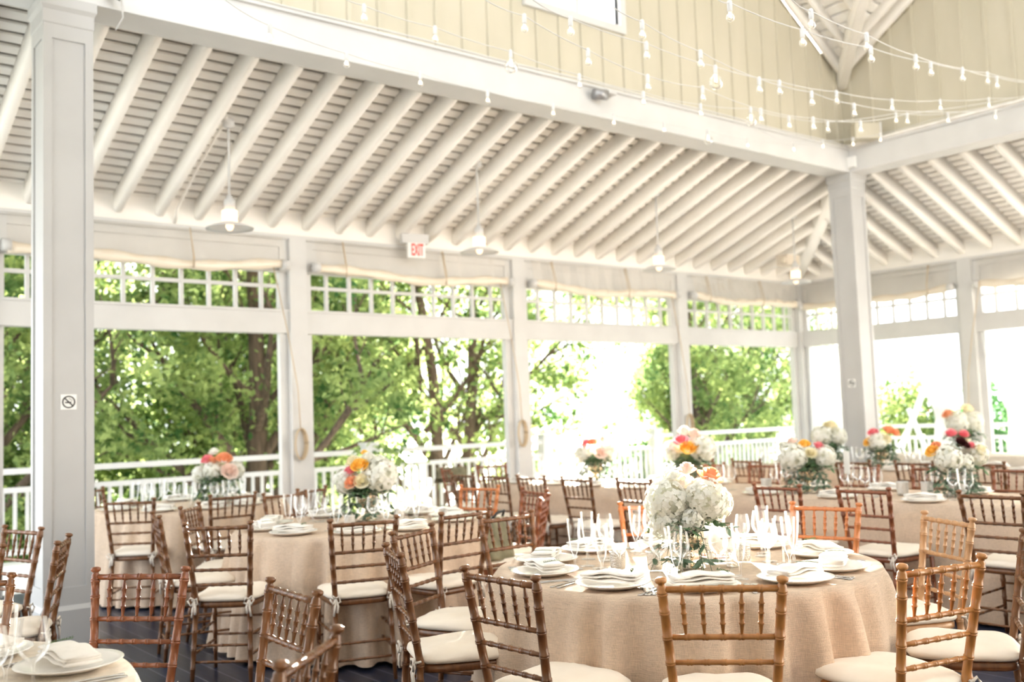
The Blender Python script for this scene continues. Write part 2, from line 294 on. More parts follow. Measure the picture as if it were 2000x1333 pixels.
def wall(axis):
    """one open wall: posts, crown, frieze; window_n holds each bay's header panel, rail and muntins"""
    north = axis == 'y'
    root = struct('wall_north' if north else 'wall_east', 'open white post and rail wall facing the trees' if north else 'open white post and rail wall hung with sheer drapes', 'wall')
    def B(mb, a0, a1, q0, q1, z0, z1, mi=0):      # a along wall, q depth inwards (+ = into the room)
        if north: mb.box((a0, YA - q1, z0), (a1, YA - q0, z1), mi=mi)
        else: mb.box((XB - q1, a0, z0), (XB - q0, a1, z1), mi=mi)
    A0, A1 = (-2.0, XB) if north else (-1.0, YA)
    mb = MB(); B(mb, A0, A1, -0.1, 0.06, 3.515, 3.86); mb.build('frieze', 'cream_paint', root)
    mb = MB(); B(mb, A0, A1, 0.06, 0.10, 3.50, 3.535); B(mb, A0, A1, 0.06, 0.085, 3.485, 3.50); mb.build('crown', 'paint', root)
    posts = [-1.27, 1.86, 4.97, 8.09, 11.23] if north else [0.9, 3.98, 7.06]
    for p in posts:
        mb = MB(); B(mb, p - 0.10, p + 0.10, -0.10, 0.10, 0, 3.5); mb.build('post', 'paint', root)
    if north:
        MB().box((XB - 0.12, YA - 0.12, 0), (XB + 0.12, YA + 0.12, 3.86)).build('corner_post', 'paint', root)
    ends = posts + [XB if north else YA]; k = 0
    for i in range(len(ends) - 1):
        a0, a1 = ends[i] + 0.10, ends[i + 1] - 0.10; k += 1
        wn_ = struct('window_%d' % (k if north else k + 4), 'white framed bay with small square lights, ' + (['at the edge of view beyond the near pillar', 'beside the near pillar', 'under the exit sign', 'where the sun comes in', 'next to the corner post'][k - 1] if north else ['nearest the frame edge', 'second along the draped wall', 'framing the rose bush'][k - 1]), 'window')
        mb = MB(); B(mb, a0, a1, -0.06, 0.04, 3.13, 3.5); B(mb, a0, a0 + 0.10, 0.04, 0.055, 3.13, 3.5); B(mb, a1 - 0.10, a1, 0.04, 0.055, 3.13, 3.5); B(mb, a0 + 0.1, a1 - 0.1, 0.04, 0.055, 3.40, 3.5); mb.build('header_panel', 'paint', wn_)
        mb = MB(); B(mb, a0, a1, -0.06, 0.06, 2.455, 2.715); B(mb, a0, a1, 0.06, 0.075, 2.69, 2.715); mb.build('cross_rail', 'paint', wn_)
        mb = MB(); B(mb, a0, a0 + 0.09, -0.06, 0.02, 0, 2.455); B(mb, a0, a0 + 0.09, -0.06, 0.02, 2.715, 3.13); mb.build('jamb', 'paint', wn_)
        mb = MB(); B(mb, a1 - 0.09, a1, -0.06, 0.02, 0, 2.455); B(mb, a1 - 0.09, a1, -0.06, 0.02, 2.715, 3.13); mb.build('jamb', 'paint', wn_)
        mb = MB(); n_ = 10; st = (a1 - a0) / n_
        for j in range(1, n_): B(mb, a0 + j * st - 0.018, a0 + j * st + 0.018, -0.03, 0.015, 2.715, 3.13)
        B(mb, a0 + 0.09, a1 - 0.09, -0.03, 0.012, 2.955, 2.992); mb.build('muntin_grid', 'paint', wn_)
wall('y'); wall('x')

# board and batten walls of the raised middle, and its cross-gabled ceiling
GX0, GX1, GY1, GY0, ZC, GS = 1.72, 11.87, 7.53, -2.6, 5.78, 0.66
gxc = (GX0 + GX1) / 2; gyc = (GY0 + GY1) / 2; half = (GX1 - GX0) / 2; ZR = ZC + GS * half
def batten_wall(axis):
    north = axis == 'y'; root = struct('wall_upper_north' if north else 'wall_upper_east', 'cream board and batten gable wall above the ' + ('long beam with the window' if north else 'short beam'), 'wall')
    q = GY1 - 0.20 if north else GX1 - 0.20; c0 = gxc if north else gyc
    lo, hi = (GX0, GX1) if north else (GY0, GY1)
    def pt(a, z, d=0): return (a, q - d, z) if north else (q - d, a, z)
    roofz = lambda a: ZC + GS * (half - abs(a - c0))
    wx0, wx1, wz0, wz1 = (6.24, 7.50, 5.60, 7.2)
    mb = MB()
    if north:
        for poly in ([(lo, 4.8), (wx0, 4.8), (wx0, roofz(wx0)), (lo, roofz(lo))], [(wx1, 4.8), (hi, 4.8), (hi, roofz(hi)), (wx1, roofz(wx1))], [(wx0, 4.8), (wx1, 4.8), (wx1, wz0), (wx0, wz0)], [(wx0, wz1), (wx1, wz1), (wx1, roofz(wx1)), (c0, roofz(c0)), (wx0, roofz(wx0))]):
            v = [pt(a, z) for a, z in poly] + [pt(a, z, -0.05) for a, z in poly]; k = len(poly)
            mb.add(v, [tuple(range(k)), tuple(range(2 * k - 1, k - 1, -1))] + [(j, (j + 1) % k, (j + 1) % k + k, j + k) for j in range(k)], False)
    else:
        poly = [(lo, 4.8), (hi, 4.8), (hi, roofz(hi)), (c0, ZR), (lo, roofz(lo))]; v = [pt(a, z) for a, z in poly] + [pt(a, z, -0.05) for a, z in poly]; k = 5
        mb.add(v, [tuple(range(k - 1, -1, -1)), tuple(range(k, 2 * k))] + [(j, (j + 1) % k, (j + 1) % k + k, j + k) for j in range(k)], False)
    mb.build('board_panel', 'siding_paint', root)
    mb = MB(); a = 6.03 - 0.305 * 14 if north else 6.9 - 0.305 * 30
    while a < hi - 0.25:
        if a > lo + 0.1:
            spans = [(4.8, roofz(a) - 0.02)]
            if north and wx0 - 0.09 < a < wx1 + 0.09: spans = [(4.8, wz0 - 0.09), (wz1 + 0.09, roofz(a) - 0.02)]
            for z0, z1 in spans:
                w_ = 0.022
                v = [pt(a - w_, z0), pt(a + w_, z0), pt(a + w_, z1), pt(a - w_, z1)]; v += [(pt(p, z, 0.022)) for p, z in ((a - w_ * .8, z0), (a + w_ * .8, z0), (a + w_ * .8, z1), (a - w_ * .8, z1))]
                mb.add(v, [(4, 5, 6, 7), (0, 1, 5, 4), (1, 2, 6, 5), (2, 3, 7, 6), (3, 0, 4, 7)], False)
        a += 0.305
    mb.build('batten_strips', 'siding_paint', root)
    if north:
        wd = struct('window_8', 'high white framed gable window in the cream boarding', 'window'); mb = MB()
        for (a0, a1, z0, z1) in ((wx0 - 0.08, wx0, wz0 - 0.08, wz1 + .08), (wx1, wx1 + 0.08, wz0 - 0.08, wz1 + .08), (wx0, wx1, wz0 - 0.08, wz0), (wx0, wx1, wz1, wz1 + 0.08), ((wx0 + wx1) / 2 - .02, (wx0 + wx1) / 2 + .02, wz0, wz1)):
            mb.box((a0, q - 0.04, z0), (a1, q + 0.05, z1))
        mb.build('window_frame', 'paint', wd); MB().box((wx0, q + 0.02, wz0), (wx1, q + 0.026, wz1)).build('pane', 'window_glass', wd)
batten_wall('y'); batten_wall('x')
cc = struct('ceiling_centre', 'raised cross-gabled white slatted ceiling meeting at a corner valley', 'ceiling')
def valley_half(north):
    # roof half from the corner valley up towards the north (or east) gable
    mb, rf = MB(), MB(); k = 0; d = 0.03
    while d < half:
        z0, z1 = ZC + GS * d, ZC + GS * (d + 0.10)
        # plane rising with distance d from the east side (north gable) ; extends from the gable wall to the diagonal
        a = (GX1 - d, GX1 - d - 0.10); e0, e1 = d, d + 0.10
        if north: v = [(a[0], GY1, z0), (a[0], GY1 - e0, z0), (a[1], GY1 - e1, z1), (a[1], GY1, z1)]
        else: v = [(GX1, GY1 - e0, z0), (GX1 - e0, GY1 - e0, z0), (GX1 - e1, GY1 - e1, z1), (GX1, GY1 - e1, z1)]
        v = v + [(p, q2, r2 + 0.02) for p, q2, r2 in v]
        mb.add(v, [(0, 1, 2, 3), (7, 6, 5, 4), (0, 4, 5, 1), (1, 5, 6, 2), (2, 6, 7, 3), (3, 7, 4, 0)], False); d += 0.128
    mb.build('slat_boarding', 'slat_paint', cc)
    zt = 0.06
    if north: rf.add([(GX1, GY1 + .1, ZC + zt), (GX1, GY1, ZC + zt), (gxc, gyc, ZR + zt), (gxc, GY1 + .1, ZR + zt)], [(0, 1, 2, 3)], False)
    else: rf.add([(GX1 + .1, GY1, ZC + zt), (GX1, GY1, ZC + zt), (gxc, gyc, ZR + zt), (GX1 + .1, gyc, ZR + zt)], [(0, 1, 2, 3)], False)
    rf.build('roof_felt', 'slat_paint', cc)
    for i in range(1, 9):                                   # jack rafters
        e = i * 0.4064 + 0.12
        if e > half: break
        if north: rafter_mb((GX1 - e, GY1 - e, ZC + GS * e - 0.16), (GX1 - e - (half - e), GY1 - e, ZR - 0.16), 0.07, 0.15).build('jack_rafter', 'cream_paint', cc)
        else: rafter_mb((GX1 - e, GY1 - e, ZC + GS * e - 0.16), (GX1 - e, GY1 - e - (half - e), ZR - 0.16), 0.07, 0.15).build('jack_rafter', 'cream_paint', cc)
    # rake rafter against the gable wall
    if north: rafter_mb((GX1 - 0.22, GY1 - 0.27, ZC + GS * 0.22 - 0.17), (gxc, GY1 - 0.27, ZR - 0.17), 0.09, 0.17).build('rake_rafter', 'cream_paint', cc)
    else: rafter_mb((GX1 - 0.27, GY1 - 0.22, ZC + GS * 0.22 - 0.17), (GX1 - 0.27, gyc, ZR - 0.17), 0.09, 0.17).build('rake_rafter', 'cream_paint', cc)
valley_half(True); valley_half(False)
rf = MB()  # unseen roof quarters, added to cut the sky light from above
for (x_, y_, sx, sy) in ((GX0, GY1, 1, -1), (GX1, GY0, -1, 1), (GX0, GY0, 1, 1)):
    ez = ZC + .06; v = [(x_, y_, ez), (gxc, gyc, ZR + .06), (gxc, y_, ZR + .06), (x_, gyc, ZR + .06)]; rf.add(v, [(0, 1, 2), (0, 3, 1)], False)
rf.build('added_roof', 'slat_paint', cc)
rafter_mb((GX1 - 0.2, GY1 - 0.2, ZC + GS * 0.2 - 0.30), (gxc, gyc, ZR - 0.25), 0.14, 0.24).build('valley_beam', 'cream_paint', cc)

# ---------------------------------------------------------------- fittings on the structure
def clear_roll(axis, a0, a1, z, label, seed):
    r = random.Random(seed); root = thing('roll_up_blind', label, 'blind', group=None)
    pts = []; nn = 40
    for i in range(nn):
        t = i / (nn - 1); a = a0 + (a1 - a0) * t; sag = 0.05 * math.sin(PI * t) + 0.018 * math.sin(t * 9 + seed) - (0.0)
        pts.append((a, YA - 0.14, z - sag) if axis == 'y' else (XB - 0.14, a, z - sag))
    mb = MB(); a_ = np.linspace(0, 2 * PI, 10, endpoint=False); rings = []
    for i, p in enumerate(pts):
        ra = 0.055 + 0.010 * math.sin(i * 0.9 + seed)
        if axis == 'y': rings.append([(p[0], p[1] + 0.6 * ra * math.cos(q), p[2] + ra * math.sin(q)) for q in a_])
        else: rings.append([(p[0] + 0.6 * ra * math.cos(q), p[1], p[2] + ra * math.sin(q)) for q in a_])
    mb.loft(rings); mb.build('roll', 'vinyl_roll', root)
    mb = MB(); top = []; bot = []
    for i, p in enumerate(pts):
        q = 0.02 * math.sin(i * 1.7 + seed)
        if axis == 'y': top.append((p[0], YA - 0.11, 3.5)); bot.append((p[0], YA - 0.17 + q, p[2]))
        else: top.append((XB - 0.11, p[1], 3.5)); bot.append((XB - 0.17 + q, p[1], p[2]))
    mb.loft([top, bot], False, False, True, 0, False); mb.build('clear_sheet', 'vinyl', root)
    for t in (0.0, 1.0):
        a = a0 + (a1 - a0) * t; mb = MB()
        if axis == 'y': mb.tube([(a - 0.05 if t == 0 else a + 0.05, YA - 0.15, z), (a + 0.03 if t == 0 else a - 0.03, YA - 0.15, z)], 0.058, 12)
        else: mb.tube([(XB - 0.15, a - 0.05 if t == 0 else a + 0.05, z), (XB - 0.15, a + 0.03 if t == 0 else a - 0.03, z)], 0.058, 12)
        mb.build('end_cap', 'paint', root)
    for t in (0.12, 0.62):
        a = a0 + (a1 - a0) * t; q = [(a, YA - 0.16, 3.5), (a + 0.01, YA - 0.22, 3.2), (a + 0.02, YA - 0.19, z - 0.10), (a + 0.05, YA - 0.14, 3.2), (a + 0.015, YA - 0.12, 3.5)]
        if axis == 'x': q = [(XB - (YA - p[1]), p[0], p[2]) for p in q]
        MB().tube(q, 0.006, 5).build('pull_cord', 'rope', root)
for a0, a1, nm, sd in ((-1.1, 1.7, 'in the bay beyond the nearest pillar', 1), (2.05, 4.78, 'in the bay beside the nearest pillar, sagging', 2), (5.17, 7.90, 'in the bay under the exit sign', 3), (8.29, 11.04, 'in the bay where the sun comes in', 4), (11.43, 14.0, 'in the last bay before the corner post', 5)):
    clear_roll('y', a0, a1, 3.185, 'rolled-up clear vinyl blind ' + nm, sd)
for a0, a1, nm, sd in ((7.26, 9.8, 'above the swagged drape near the corner', 6), (4.18, 6.86, 'above the drapes past the inner post of the curtained wall', 7)):
    clear_roll('x', a0, a1, 3.13, 'rolled-up clear vinyl blind ' + nm, sd)
def rope_coil(x, y, label, axis='y'):
    root = thing('rope_coil', label, 'rope', (x, y, 1.25))
    for k in range(4):
        pts = [((0.055 + 0.006 * k) * math.cos(t), -0.012 * k, (0.155 + 0.004 * k) * math.sin(t)) for t in np.linspace(0, 2 * PI, 26)]
        if axis == 'x': pts = [(q[1], q[0], q[2]) for q in pts]
        MB().tube(pts, 0.009, 6).build('loop', 'rope', root)
    pts = [(0, -0.02, 0.15), (-0.03, -0.03, 0.6), (-0.14, -0.04, 1.2), (-0.3, -0.05, 1.9)]
    if axis == 'x': pts = [(q[1], q[0], q[2]) for q in pts]
    MB().tube(pts, 0.006, 5).build('hanging_line', 'rope', root)
rope_coil(4.94, YA - 0.13, 'coil of tan rope hanging on the post beside the big dark tree trunk')
rope_coil(8.02, YA - 0.13, 'coil of tan rope hanging on the post left of the sunny gap'.replace('left of', 'between the trees and'))
rope_coil(11.2, YA - 0.13, 'coil of tan rope hanging on the post before the last garden bay')
rope_coil(XB - 0.13, 7.1, 'coil of tan rope hanging on the post between the white drapes', 'x')

def pendant(x, label):
    y = 8.55; zt = under(YA - y) + 0.1; zd = 3.27; t = thing('pendant_lamp', label, 'lamp', (x, y, zd), group='pendant lamps under the long slatted ceiling')
    MB().tube([(0, 0, 0.28), (0, 0, zt - zd)], 0.011, 8).build('rod', 'paint', t)
    MB().lathe([(0.001, 0.30), (0.025, 0.29), (0.03, 0.26), (0.05, 0.25), (0.052, 0.15), (0.001, 0.15)], 16).build('socket_cover', 'paint', t)
    MB().lathe([(0.068, 0.15), (0.072, 0.14), (0.066, 0.12), (0.072, 0.10), (0.066, 0.08), (0.072, 0.055), (0.066, 0.04)], 18).build('glass_collar', 'lamp_glow', t)
    MB().lathe([(0.07, 0.045), (0.10, 0.03), (0.17, 0.008), (0.215, -0.012), (0.212, -0.018), (0.16, 0.0), (0.06, 0.03)], 32).build('shade', 'paint', t)
    MB().lathe([(0.001, 0.06), (0.03, 0.05), (0.036, 0.0), (0.02, -0.03), (0.001, -0.035)], 14).build('bulb', 'lamp_glow', t)
    MB().lathe([(0.001, zt - zd + 0.03), (0.055, zt - zd + 0.03), (0.055, zt - zd - 0.03), (0.012, zt - zd - 0.05)], 14).build('canopy', 'paint', t)
for x, lb in ((3.62, 'white pendant lamp nearest the panelled pillar'), (6.45, 'white pendant lamp hanging beside the exit sign'), (9.28, 'white pendant lamp third along, above the sunny bay'), (12.15, 'white pendant lamp nearest the hip of the ceiling')):
    pendant(x, lb)
cd = thing('conduit', 'thin white conduit running down between rafters behind the nearest pendant lamp', 'pipe')
MB().tube([(3.62 - 0.03, 8.5, under(1.5) + 0.12), (3.60, 9.3, under(0.7) + 0.1), (3.62, 9.86, under(0.14) + 0.06), (3.62, 9.93, 3.55)], 0.014, 8).build('tube', 'cream_paint', cd)

def text_obj(name, st_, size, mat, parent, loc, rot, ext=0.002):
    cu = bpy.data.curves.new(name, 'FONT'); cu.body = st_; cu.size = size; cu.extrude = ext; cu.align_x = 'CENTER'; cu.align_y = 'CENTER'; cu.offset = size * 0.012
    tmp = bpy.data.objects.new(name + '_curve', cu); COL.objects.link(tmp); bpy.context.view_layer.update()
    me = bpy.data.meshes.new_from_object(tmp.evaluated_get(bpy.context.evaluated_depsgraph_get())); bpy.data.objects.remove(tmp); me.materials.clear(); me.materials.append(MATS[mat])
    o = obj(name, me, parent, loc); o.rotation_euler = rot; return o
ex = thing('exit_sign', 'white exit sign with red capitals under the slatted ceiling', 'sign', (6.42, 9.72, 3.455), -0.18)
MB().box((-0.12, 0.0, -0.088), (0.10, 0.035, 0.088)).build('plate', 'sign_white', ex)
MB().box((-0.18, 0.02, 0.085), (0.16, 0.10, 0.20)).build('mounting_box', 'paint', ex)
tx = text_obj('lettering', 'EXIT', 0.20, 'exit_red', ex, (0.0, -0.003, 0.0), (PI / 2, 0, 0)); tx.scale = (0.38, 1, 1)
def nosmoke(loc, rz, label):
    t = thing('no_smoking_sign', label, 'sign', loc, rz)
    MB().box((-0.052, 0, -0.052), (0.052, 0.003, 0.052)).build('plate', 'sign_white', t)
    mb = MB(); a = np.linspace(0, 2 * PI, 40); ri, ro = 0.034, 0.043
    mb.loft([[(ro * math.cos(q), -0.002, ro * math.sin(q)) for q in a[:-1]], [(ri * math.cos(q), -0.002, ri * math.sin(q)) for q in a[:-1]]], False, False, False); mb.build('ring', 'black', t)
    M = Matrix.Rotation(math.radians(45), 4, 'Y'); MB().box((-0.036, -0.003, -0.004), (0.036, -0.0015, 0.004), M).build('bar', 'black', t)
    MB().box((-0.024, -0.0022, -0.008), (0.016, -0.001, 0.001)).build('cigarette', 'black', t)
    MB().tube([(0.018, -0.0016, 0.004), (0.024, -0.0016, 0.012), (0.012, -0.0016, 0.016), (0.006, -0.0016, 0.024), (0.0, -0.0016, 0.022)], 0.0016, 5).build('smoke_mark', 'black', t)
nosmoke((1.885, YI + 0.011 - 0.003, 1.665), 0, 'no smoking sign on the pillar nearest the camera')
nosmoke((XI + 0.0085, YI + 0.165, 1.745), -PI / 2, 'no smoking sign on the far pillar')
sp1 = thing('loudspeaker', 'cream box loudspeaker mounted on the beam in the cupola corner', 'speaker', (11.36, 6.85, 4.92), -0.5)
MB().loft([[(-0.17, -0.09, -0.10), (0.17, -0.09, -0.10), (0.13, 0.09, -0.10), (-0.13, 0.09, -0.10)], [(-0.17, -0.09, 0.10), (0.17, -0.09, 0.10), (0.13, 0.09, 0.10), (-0.13, 0.09, 0.10)]], smooth=False).build('case', 'siding_paint', sp1)
MB().box((0.171, -0.1, -0.11), (0.19, -0.05, 0.11)).build('bracket', 'paint', sp1)
bx = thing('junction_box', 'small grey junction box above the far pillar capital', 'box', (XI + 0.02, YI - 0.06, 4.62))
MB().box((-0.07, -0.05, -0.07), (0.07, 0.06, 0.07)).build('case', 'sign_white', bx); MB().tube([(0, -0.06, 0.02), (0, -0.045, 0.02)], 0.018, 12).build('dial', 'grey_metal', bx)
sl = thing('spot_lamp', 'small round white spot lamp fixed on the long beam', 'lamp', (6.97, YI - 0.09, 4.70))
MB().tube([(-0.07, 0.02, 0), (0.07, -0.02, 0.0)], 0.055, 16).build('head', 'grey_metal', sl); MB().box((0.05, -0.02, 0.03), (0.22, 0.09, 0.05)).build('arm', 'paint', sl)
sl = thing('clamp_light', 'dark metal clamp light on the beam beside the nearest pillar', 'lamp', (2.20, YI - 0.08, 4.56))
MB().tube([(-0.08, 0.0, 0.05), (0.02, -0.02, 0.0)], 0.035, 12).build('head', 'grey_metal', sl); MB().tube([(0.02, 0, 0.0), (0.05, 0.05, -0.12), (0.0, 0.06, -0.22)], 0.006, 6).build('cord', 'paint', sl)
bb = thing('ballast_box', 'tan box fixed to the rafters beside the far pillar', 'box', (12.9, 9.2, 3.72))
MB().box((-0.16, -0.1, -0.08), (0.16, 0.1, 0.08)).build('case', 'linen_pale', bb); MB().tube([(-0.19, -0.05, 0), (-0.16, -0.05, 0)], 0.05, 12).build('lens', 'vinyl_roll', bb)

# festoon strings: (points, bulb indices)
STR = [
([[2.31,5.48,3.98],[2.64,5.58,3.93],[3.26,5.73,3.93],[3.95,5.88,3.97],[4.68,6.03,4.01],[5.51,6.2,4.09],[6.41,6.38,4.2],[7.28,6.55,4.31],[8.16,6.73,4.42],[9.06,6.91,4.5],[10.13,7.05,4.64],[11.5,7.14,4.85]],[1,2,3,4,5,6,7,8,9,10]),
([[2.83,5.18,4.06],[3.09,5.2,4.03],[3.62,5.2,4.01],[4.25,5.2,3.98],[4.9,5.21,3.94],[5.57,5.21,3.93],[6.24,5.21,3.95],[6.87,5.19,4.02],[7.41,5.19,4.03],[7.99,5.18,4.08],[9.12,5.14,4.34],[10.1,5.11,4.49],[11.5,5.06,4.86]],[1,2,3,4,5,6,7,8,9,10,11]),
([[3.32,4.3,3.81],[3.66,4.34,3.8],[4.24,4.42,3.74],[4.85,4.49,3.71],[5.47,4.54,3.76],[6.24,4.62,3.75],[7.0,4.67,3.82],[7.78,4.72,3.93],[8.66,4.77,4.16],[11.39,4.93,4.85]],[1,2,3,4,5,6,7,8]),
([[3.42,3.98,3.71],[3.73,4.02,3.69],[4.43,4.1,3.72],[5.19,4.19,3.75],[5.99,4.26,3.82],[6.84,4.34,3.92],[7.81,4.43,4.05],[8.79,4.51,4.24],[9.92,4.59,4.48],[11.07,4.68,4.74]],[1,2,3,4,5,6,7,8]),
([[3.72,3.74,3.69],[4.09,3.81,3.68],[4.72,3.92,3.67],[5.47,4.05,3.68],[6.22,4.15,3.75],[6.93,4.25,3.81],[7.95,4.38,3.96],[10.15,4.64,4.41],[11.27,4.78,4.7]],[1,2,3,4,5,7]),
([[3.88,3.11,3.52],[4.03,3.14,3.54],[4.89,3.3,3.64],[5.9,3.47,3.8],[7.05,3.67,3.99],[8.44,3.9,4.25],[9.73,4.11,4.48],[11.4,4.4,4.85]],[1,2,3,4,5]),
([[4.35,2.99,3.58],[4.61,3.05,3.6],[5.47,3.24,3.72],[6.41,3.44,3.84],[7.53,3.67,4.04],[8.56,3.88,4.23],[9.73,4.11,4.47],[11.4,4.44,4.86]],[1,2,3,4,5]),
([[9.4,7.1,4.78],[9.72,6.95,4.60],[10.15,6.66,4.59],[10.32,6.37,4.57],[10.47,6.11,4.58],[10.73,5.65,4.66],[11.18,4.84,4.76]],[2,3,4])]
GLOBES = [(4.25, 5.2, 3.99), (5.19, 4.19, 3.76), (6.87, 5.19, 4.03), (8.2, 6.75, 4.42)]
sock = MB().tube([(0, 0, 0.012), (0, 0, 0.005), (0, 0, -0.045), (0, 0, -0.05)], [0.008, 0.0135, 0.0135, 0.012], 10).mesh('socket', 'paint')
def bulb_mesh(r, name):
    mb = MB(); prof = [(0.010, -0.045)] + [(r * math.sin(t), -0.05 - r * 0.25 - r + r * math.cos(t)) for t in np.linspace(0.5, PI, 9)]
    mb.lathe(prof, 14, mi=0); mb.tube([(-0.006, 0, -0.055), (-0.009, 0, -0.055 - r), (0.009, 0, -0.055 - r), (0.006, 0, -0.055)], 0.0028, 5, mi=1); return mb.mesh(name, ['glass', 'filament'])
small, big = bulb_mesh(0.023, 'bulb'), bulb_mesh(0.048, 'globe_bulb')
NM = ['lowest, running along the long beam from the near pillar', 'second above the long beam, carrying two clear globes', 'crossing the cream boards third from the beam', 'with one large globe among its small bulbs', 'dipping lowest across the cupola corner boards', 'uppermost, passing under the valley beam', 'second from the top, crossing the east boards', 'short, strung beside the corner loudspeaker']
for k, (pts, bi) in enumerate(STR):
    st = thing('string_light', 'white festoon cable of bulbs, ' + NM[k], 'string light', group='festoon lights across the middle of the room')
    P = np.array(pts); q = []
    for i in range(len(P) - 1):
        for t in np.linspace(0, 1, 5, endpoint=False):
            p = P[i] * (1 - t) + P[i + 1] * t; q.append(p - np.array([0, 0, 0.05 * t * (1 - t)]))
    q.append(P[-1]); MB().tube(q, 0.0032, 5).build('cable', 'paint', st)
    for i in bi:
        s_ = obj('socket', sock, st, P[i]); isg = any(abs(P[i][0] - g[0]) < .05 and abs(P[i][1] - g[1]) < .1 for g in GLOBES)
        obj('globe_bulb' if isg else 'bulb', big if isg else small, s_)

# ---------------------------------------------------------------- sheer drapes on the curtained wall
def drape(name, label, top, mid, bot, yz, folds):
    """top/mid/bot = (y0,y1) span at three heights; gathered cloth with real folds"""
    root = thing(name, label, 'curtain'); mb = MB(); N = 60; rings = []
    zs = [yz[0] + (yz[2] - yz[0]) * i / 22 for i in range(23)]
    for z in zs:
        if z > yz[1]:
            t = (yz[0] - z) / (yz[0] - yz[1]); t2 = t ** 1.6; s0 = top[0] + (mid[0] - top[0]) * t2; s1 = top[1] + (mid[1] - top[1]) * t2
        else:
            t = (yz[1] - z) / max(1e-6, yz[1] - yz[2]); s0 = mid[0] + (bot[0] - mid[0]) * t; s1 = mid[1] + (bot[1] - mid[1]) * t
        wd = abs(s1 - s0); amp = 0.035 + 0.02 * (1.0 / (1 + wd))
        rings.append([(XB - 0.02 + amp * math.sin(folds * 2 * PI * j / N + 0.6 * math.sin(z * 2)), s0 + (s1 - s0) * j / N, z) for j in range(N + 1)])
    mb.loft(rings, False, False, True, 0, False); mb.build('sheer_panel', 'sheer', root)
    return root
drape('curtain', 'white sheer drape hanging straight beside the corner post', (9.86, 9.05), (9.86, 9.25), (9.86, 9.3), (2.44, 1.2, 0.02), 7)
drape('curtain', 'white sheer drape gathered to a narrow waist beside the roped post', (8.02, 7.33), (7.68, 7.43), (7.85, 7.35), (2.44, 1.28, 0.02), 7)
drape('curtain', 'white sheer drape in the next bay past the roped post', (6.9, 6.05), (6.62, 6.30), (6.7, 6.2), (2.44, 1.3, 0.02), 7)
drape('curtain', 'white sheer drape furthest along the curtained wall', (6.0, 4.15), (5.3, 4.6), (5.3, 4.6), (2.44, 1.3, 0.02), 7)

# ---------------------------------------------------------------- outside: ground, deck railing, trees
g_ = MB(); g_.add([(-60, -60, -1.3), (120, -60, -1.3), (120, 120, -1.3), (-60, 120, -1.3)], [(0, 1, 2, 3)], False); tag(g_.build('ground', 'ground'), 'grass and path beyond the deck, whitened to stand for sun glare', 'ground', kind='structure')  # near-white colour stands in for sun glare and bounces light indoors
def railing(p0, p1, label, posts):
    root = thing('railing', label, 'railing'); p0, p1 = Vector(p0), Vector(p1); L = (p1 - p0).length; t = (p1 - p0) / L; ang = math.atan2(t.y, t.x); M = Matrix.Translation(p0) @ Matrix.Rotation(ang, 4, 'Z')
    MB().box((0, -0.05, 1.01), (L, 0.05, 1.075), M).build('top_rail', 'paint', root)
    MB().box((0, -0.035, 0.80), (L, 0.035, 0.86), M).build('mid_rail', 'paint', root); MB().box((0, -0.035, 0.10), (L, 0.035, 0.16), M).build('bottom_rail', 'paint', root)
    mb = MB(); s_ = 0.13
    while s_ < L: mb.box((s_ - 0.018, -0.018, 0.16), (s_ + 0.018, 0.018, 0.80), M); s_ += 0.13
    mb.build('balusters', 'paint', root)
    for q in posts:
        mb = MB(); mb.box((q - 0.09, -0.09, 0), (q + 0.09, 0.09, 1.14), M); mb.box((q - 0.11, -0.11, 1.14), (q + 0.11, 0.11, 1.17), M); mb.build('newel_post', 'paint', root)
railing((-2, 12.45, 0), (17.4, 12.45, 0), 'white balustrade railing along the garden edge of the deck', [0.2, 3.0, 5.3, 9.3, 12.6, 15.2])
railing((17.3, -1, 0), (17.3, 12.45, 0), 'white balustrade railing beyond the curtained wall', [1.5, 4.3, 7.1, 9.9])
ab = thing('garden_swing_frame', 'white A-shaped timber frame standing beyond the curtained wall railing', 'frame')
for p0, p1 in (((19.6, 12.3, -1.3), (19.6, 10.75, 1.9)), ((19.6, 10.2, -1.3), (19.6, 11.2, 1.35))): MB().tube([p0, p1], 0.06, 6).build('pole', 'paint', ab)

def leaf_cloud(cent, nrm_up, size, folded=True):
    """numpy: one small folded leaf per centre"""
    n_ = len(cent); a = rng.normal(size=(n_, 3)); a /= np.linalg.norm(a, axis=1)[:, None]; b2 = rng.normal(size=(n_, 3)); b2 = np.cross(a, b2); b2 /= np.linalg.norm(b2, axis=1)[:, None]
    s = size * (0.6 + 0.8 * rng.random(n_))[:, None]; c = np.cross(a, b2)
    v = np.stack([cent - a * s, cent + b2 * s * 0.55 + c * s * .12, cent + a * s, cent - b2 * s * 0.55 + c * s * .12], 1).reshape(-1, 3)
    return v
def fast_quads(name, v, mat):
    n_ = len(v) // 4; me = bpy.data.meshes.new(name); me.vertices.add(len(v)); me.vertices.foreach_set('co', v.astype(np.float32).ravel())
    me.loops.add(n_ * 4); me.loops.foreach_set('vertex_index', np.arange(n_ * 4, dtype=np.int32)); me.polygons.add(n_); me.polygons.foreach_set('loop_start', (np.arange(n_) * 4).astype(np.int32)); me.polygons.foreach_set('loop_total', np.full(n_, 4, np.int32))
    me.update(calc_edges=True); me.materials.append(MATS[mat]); return me
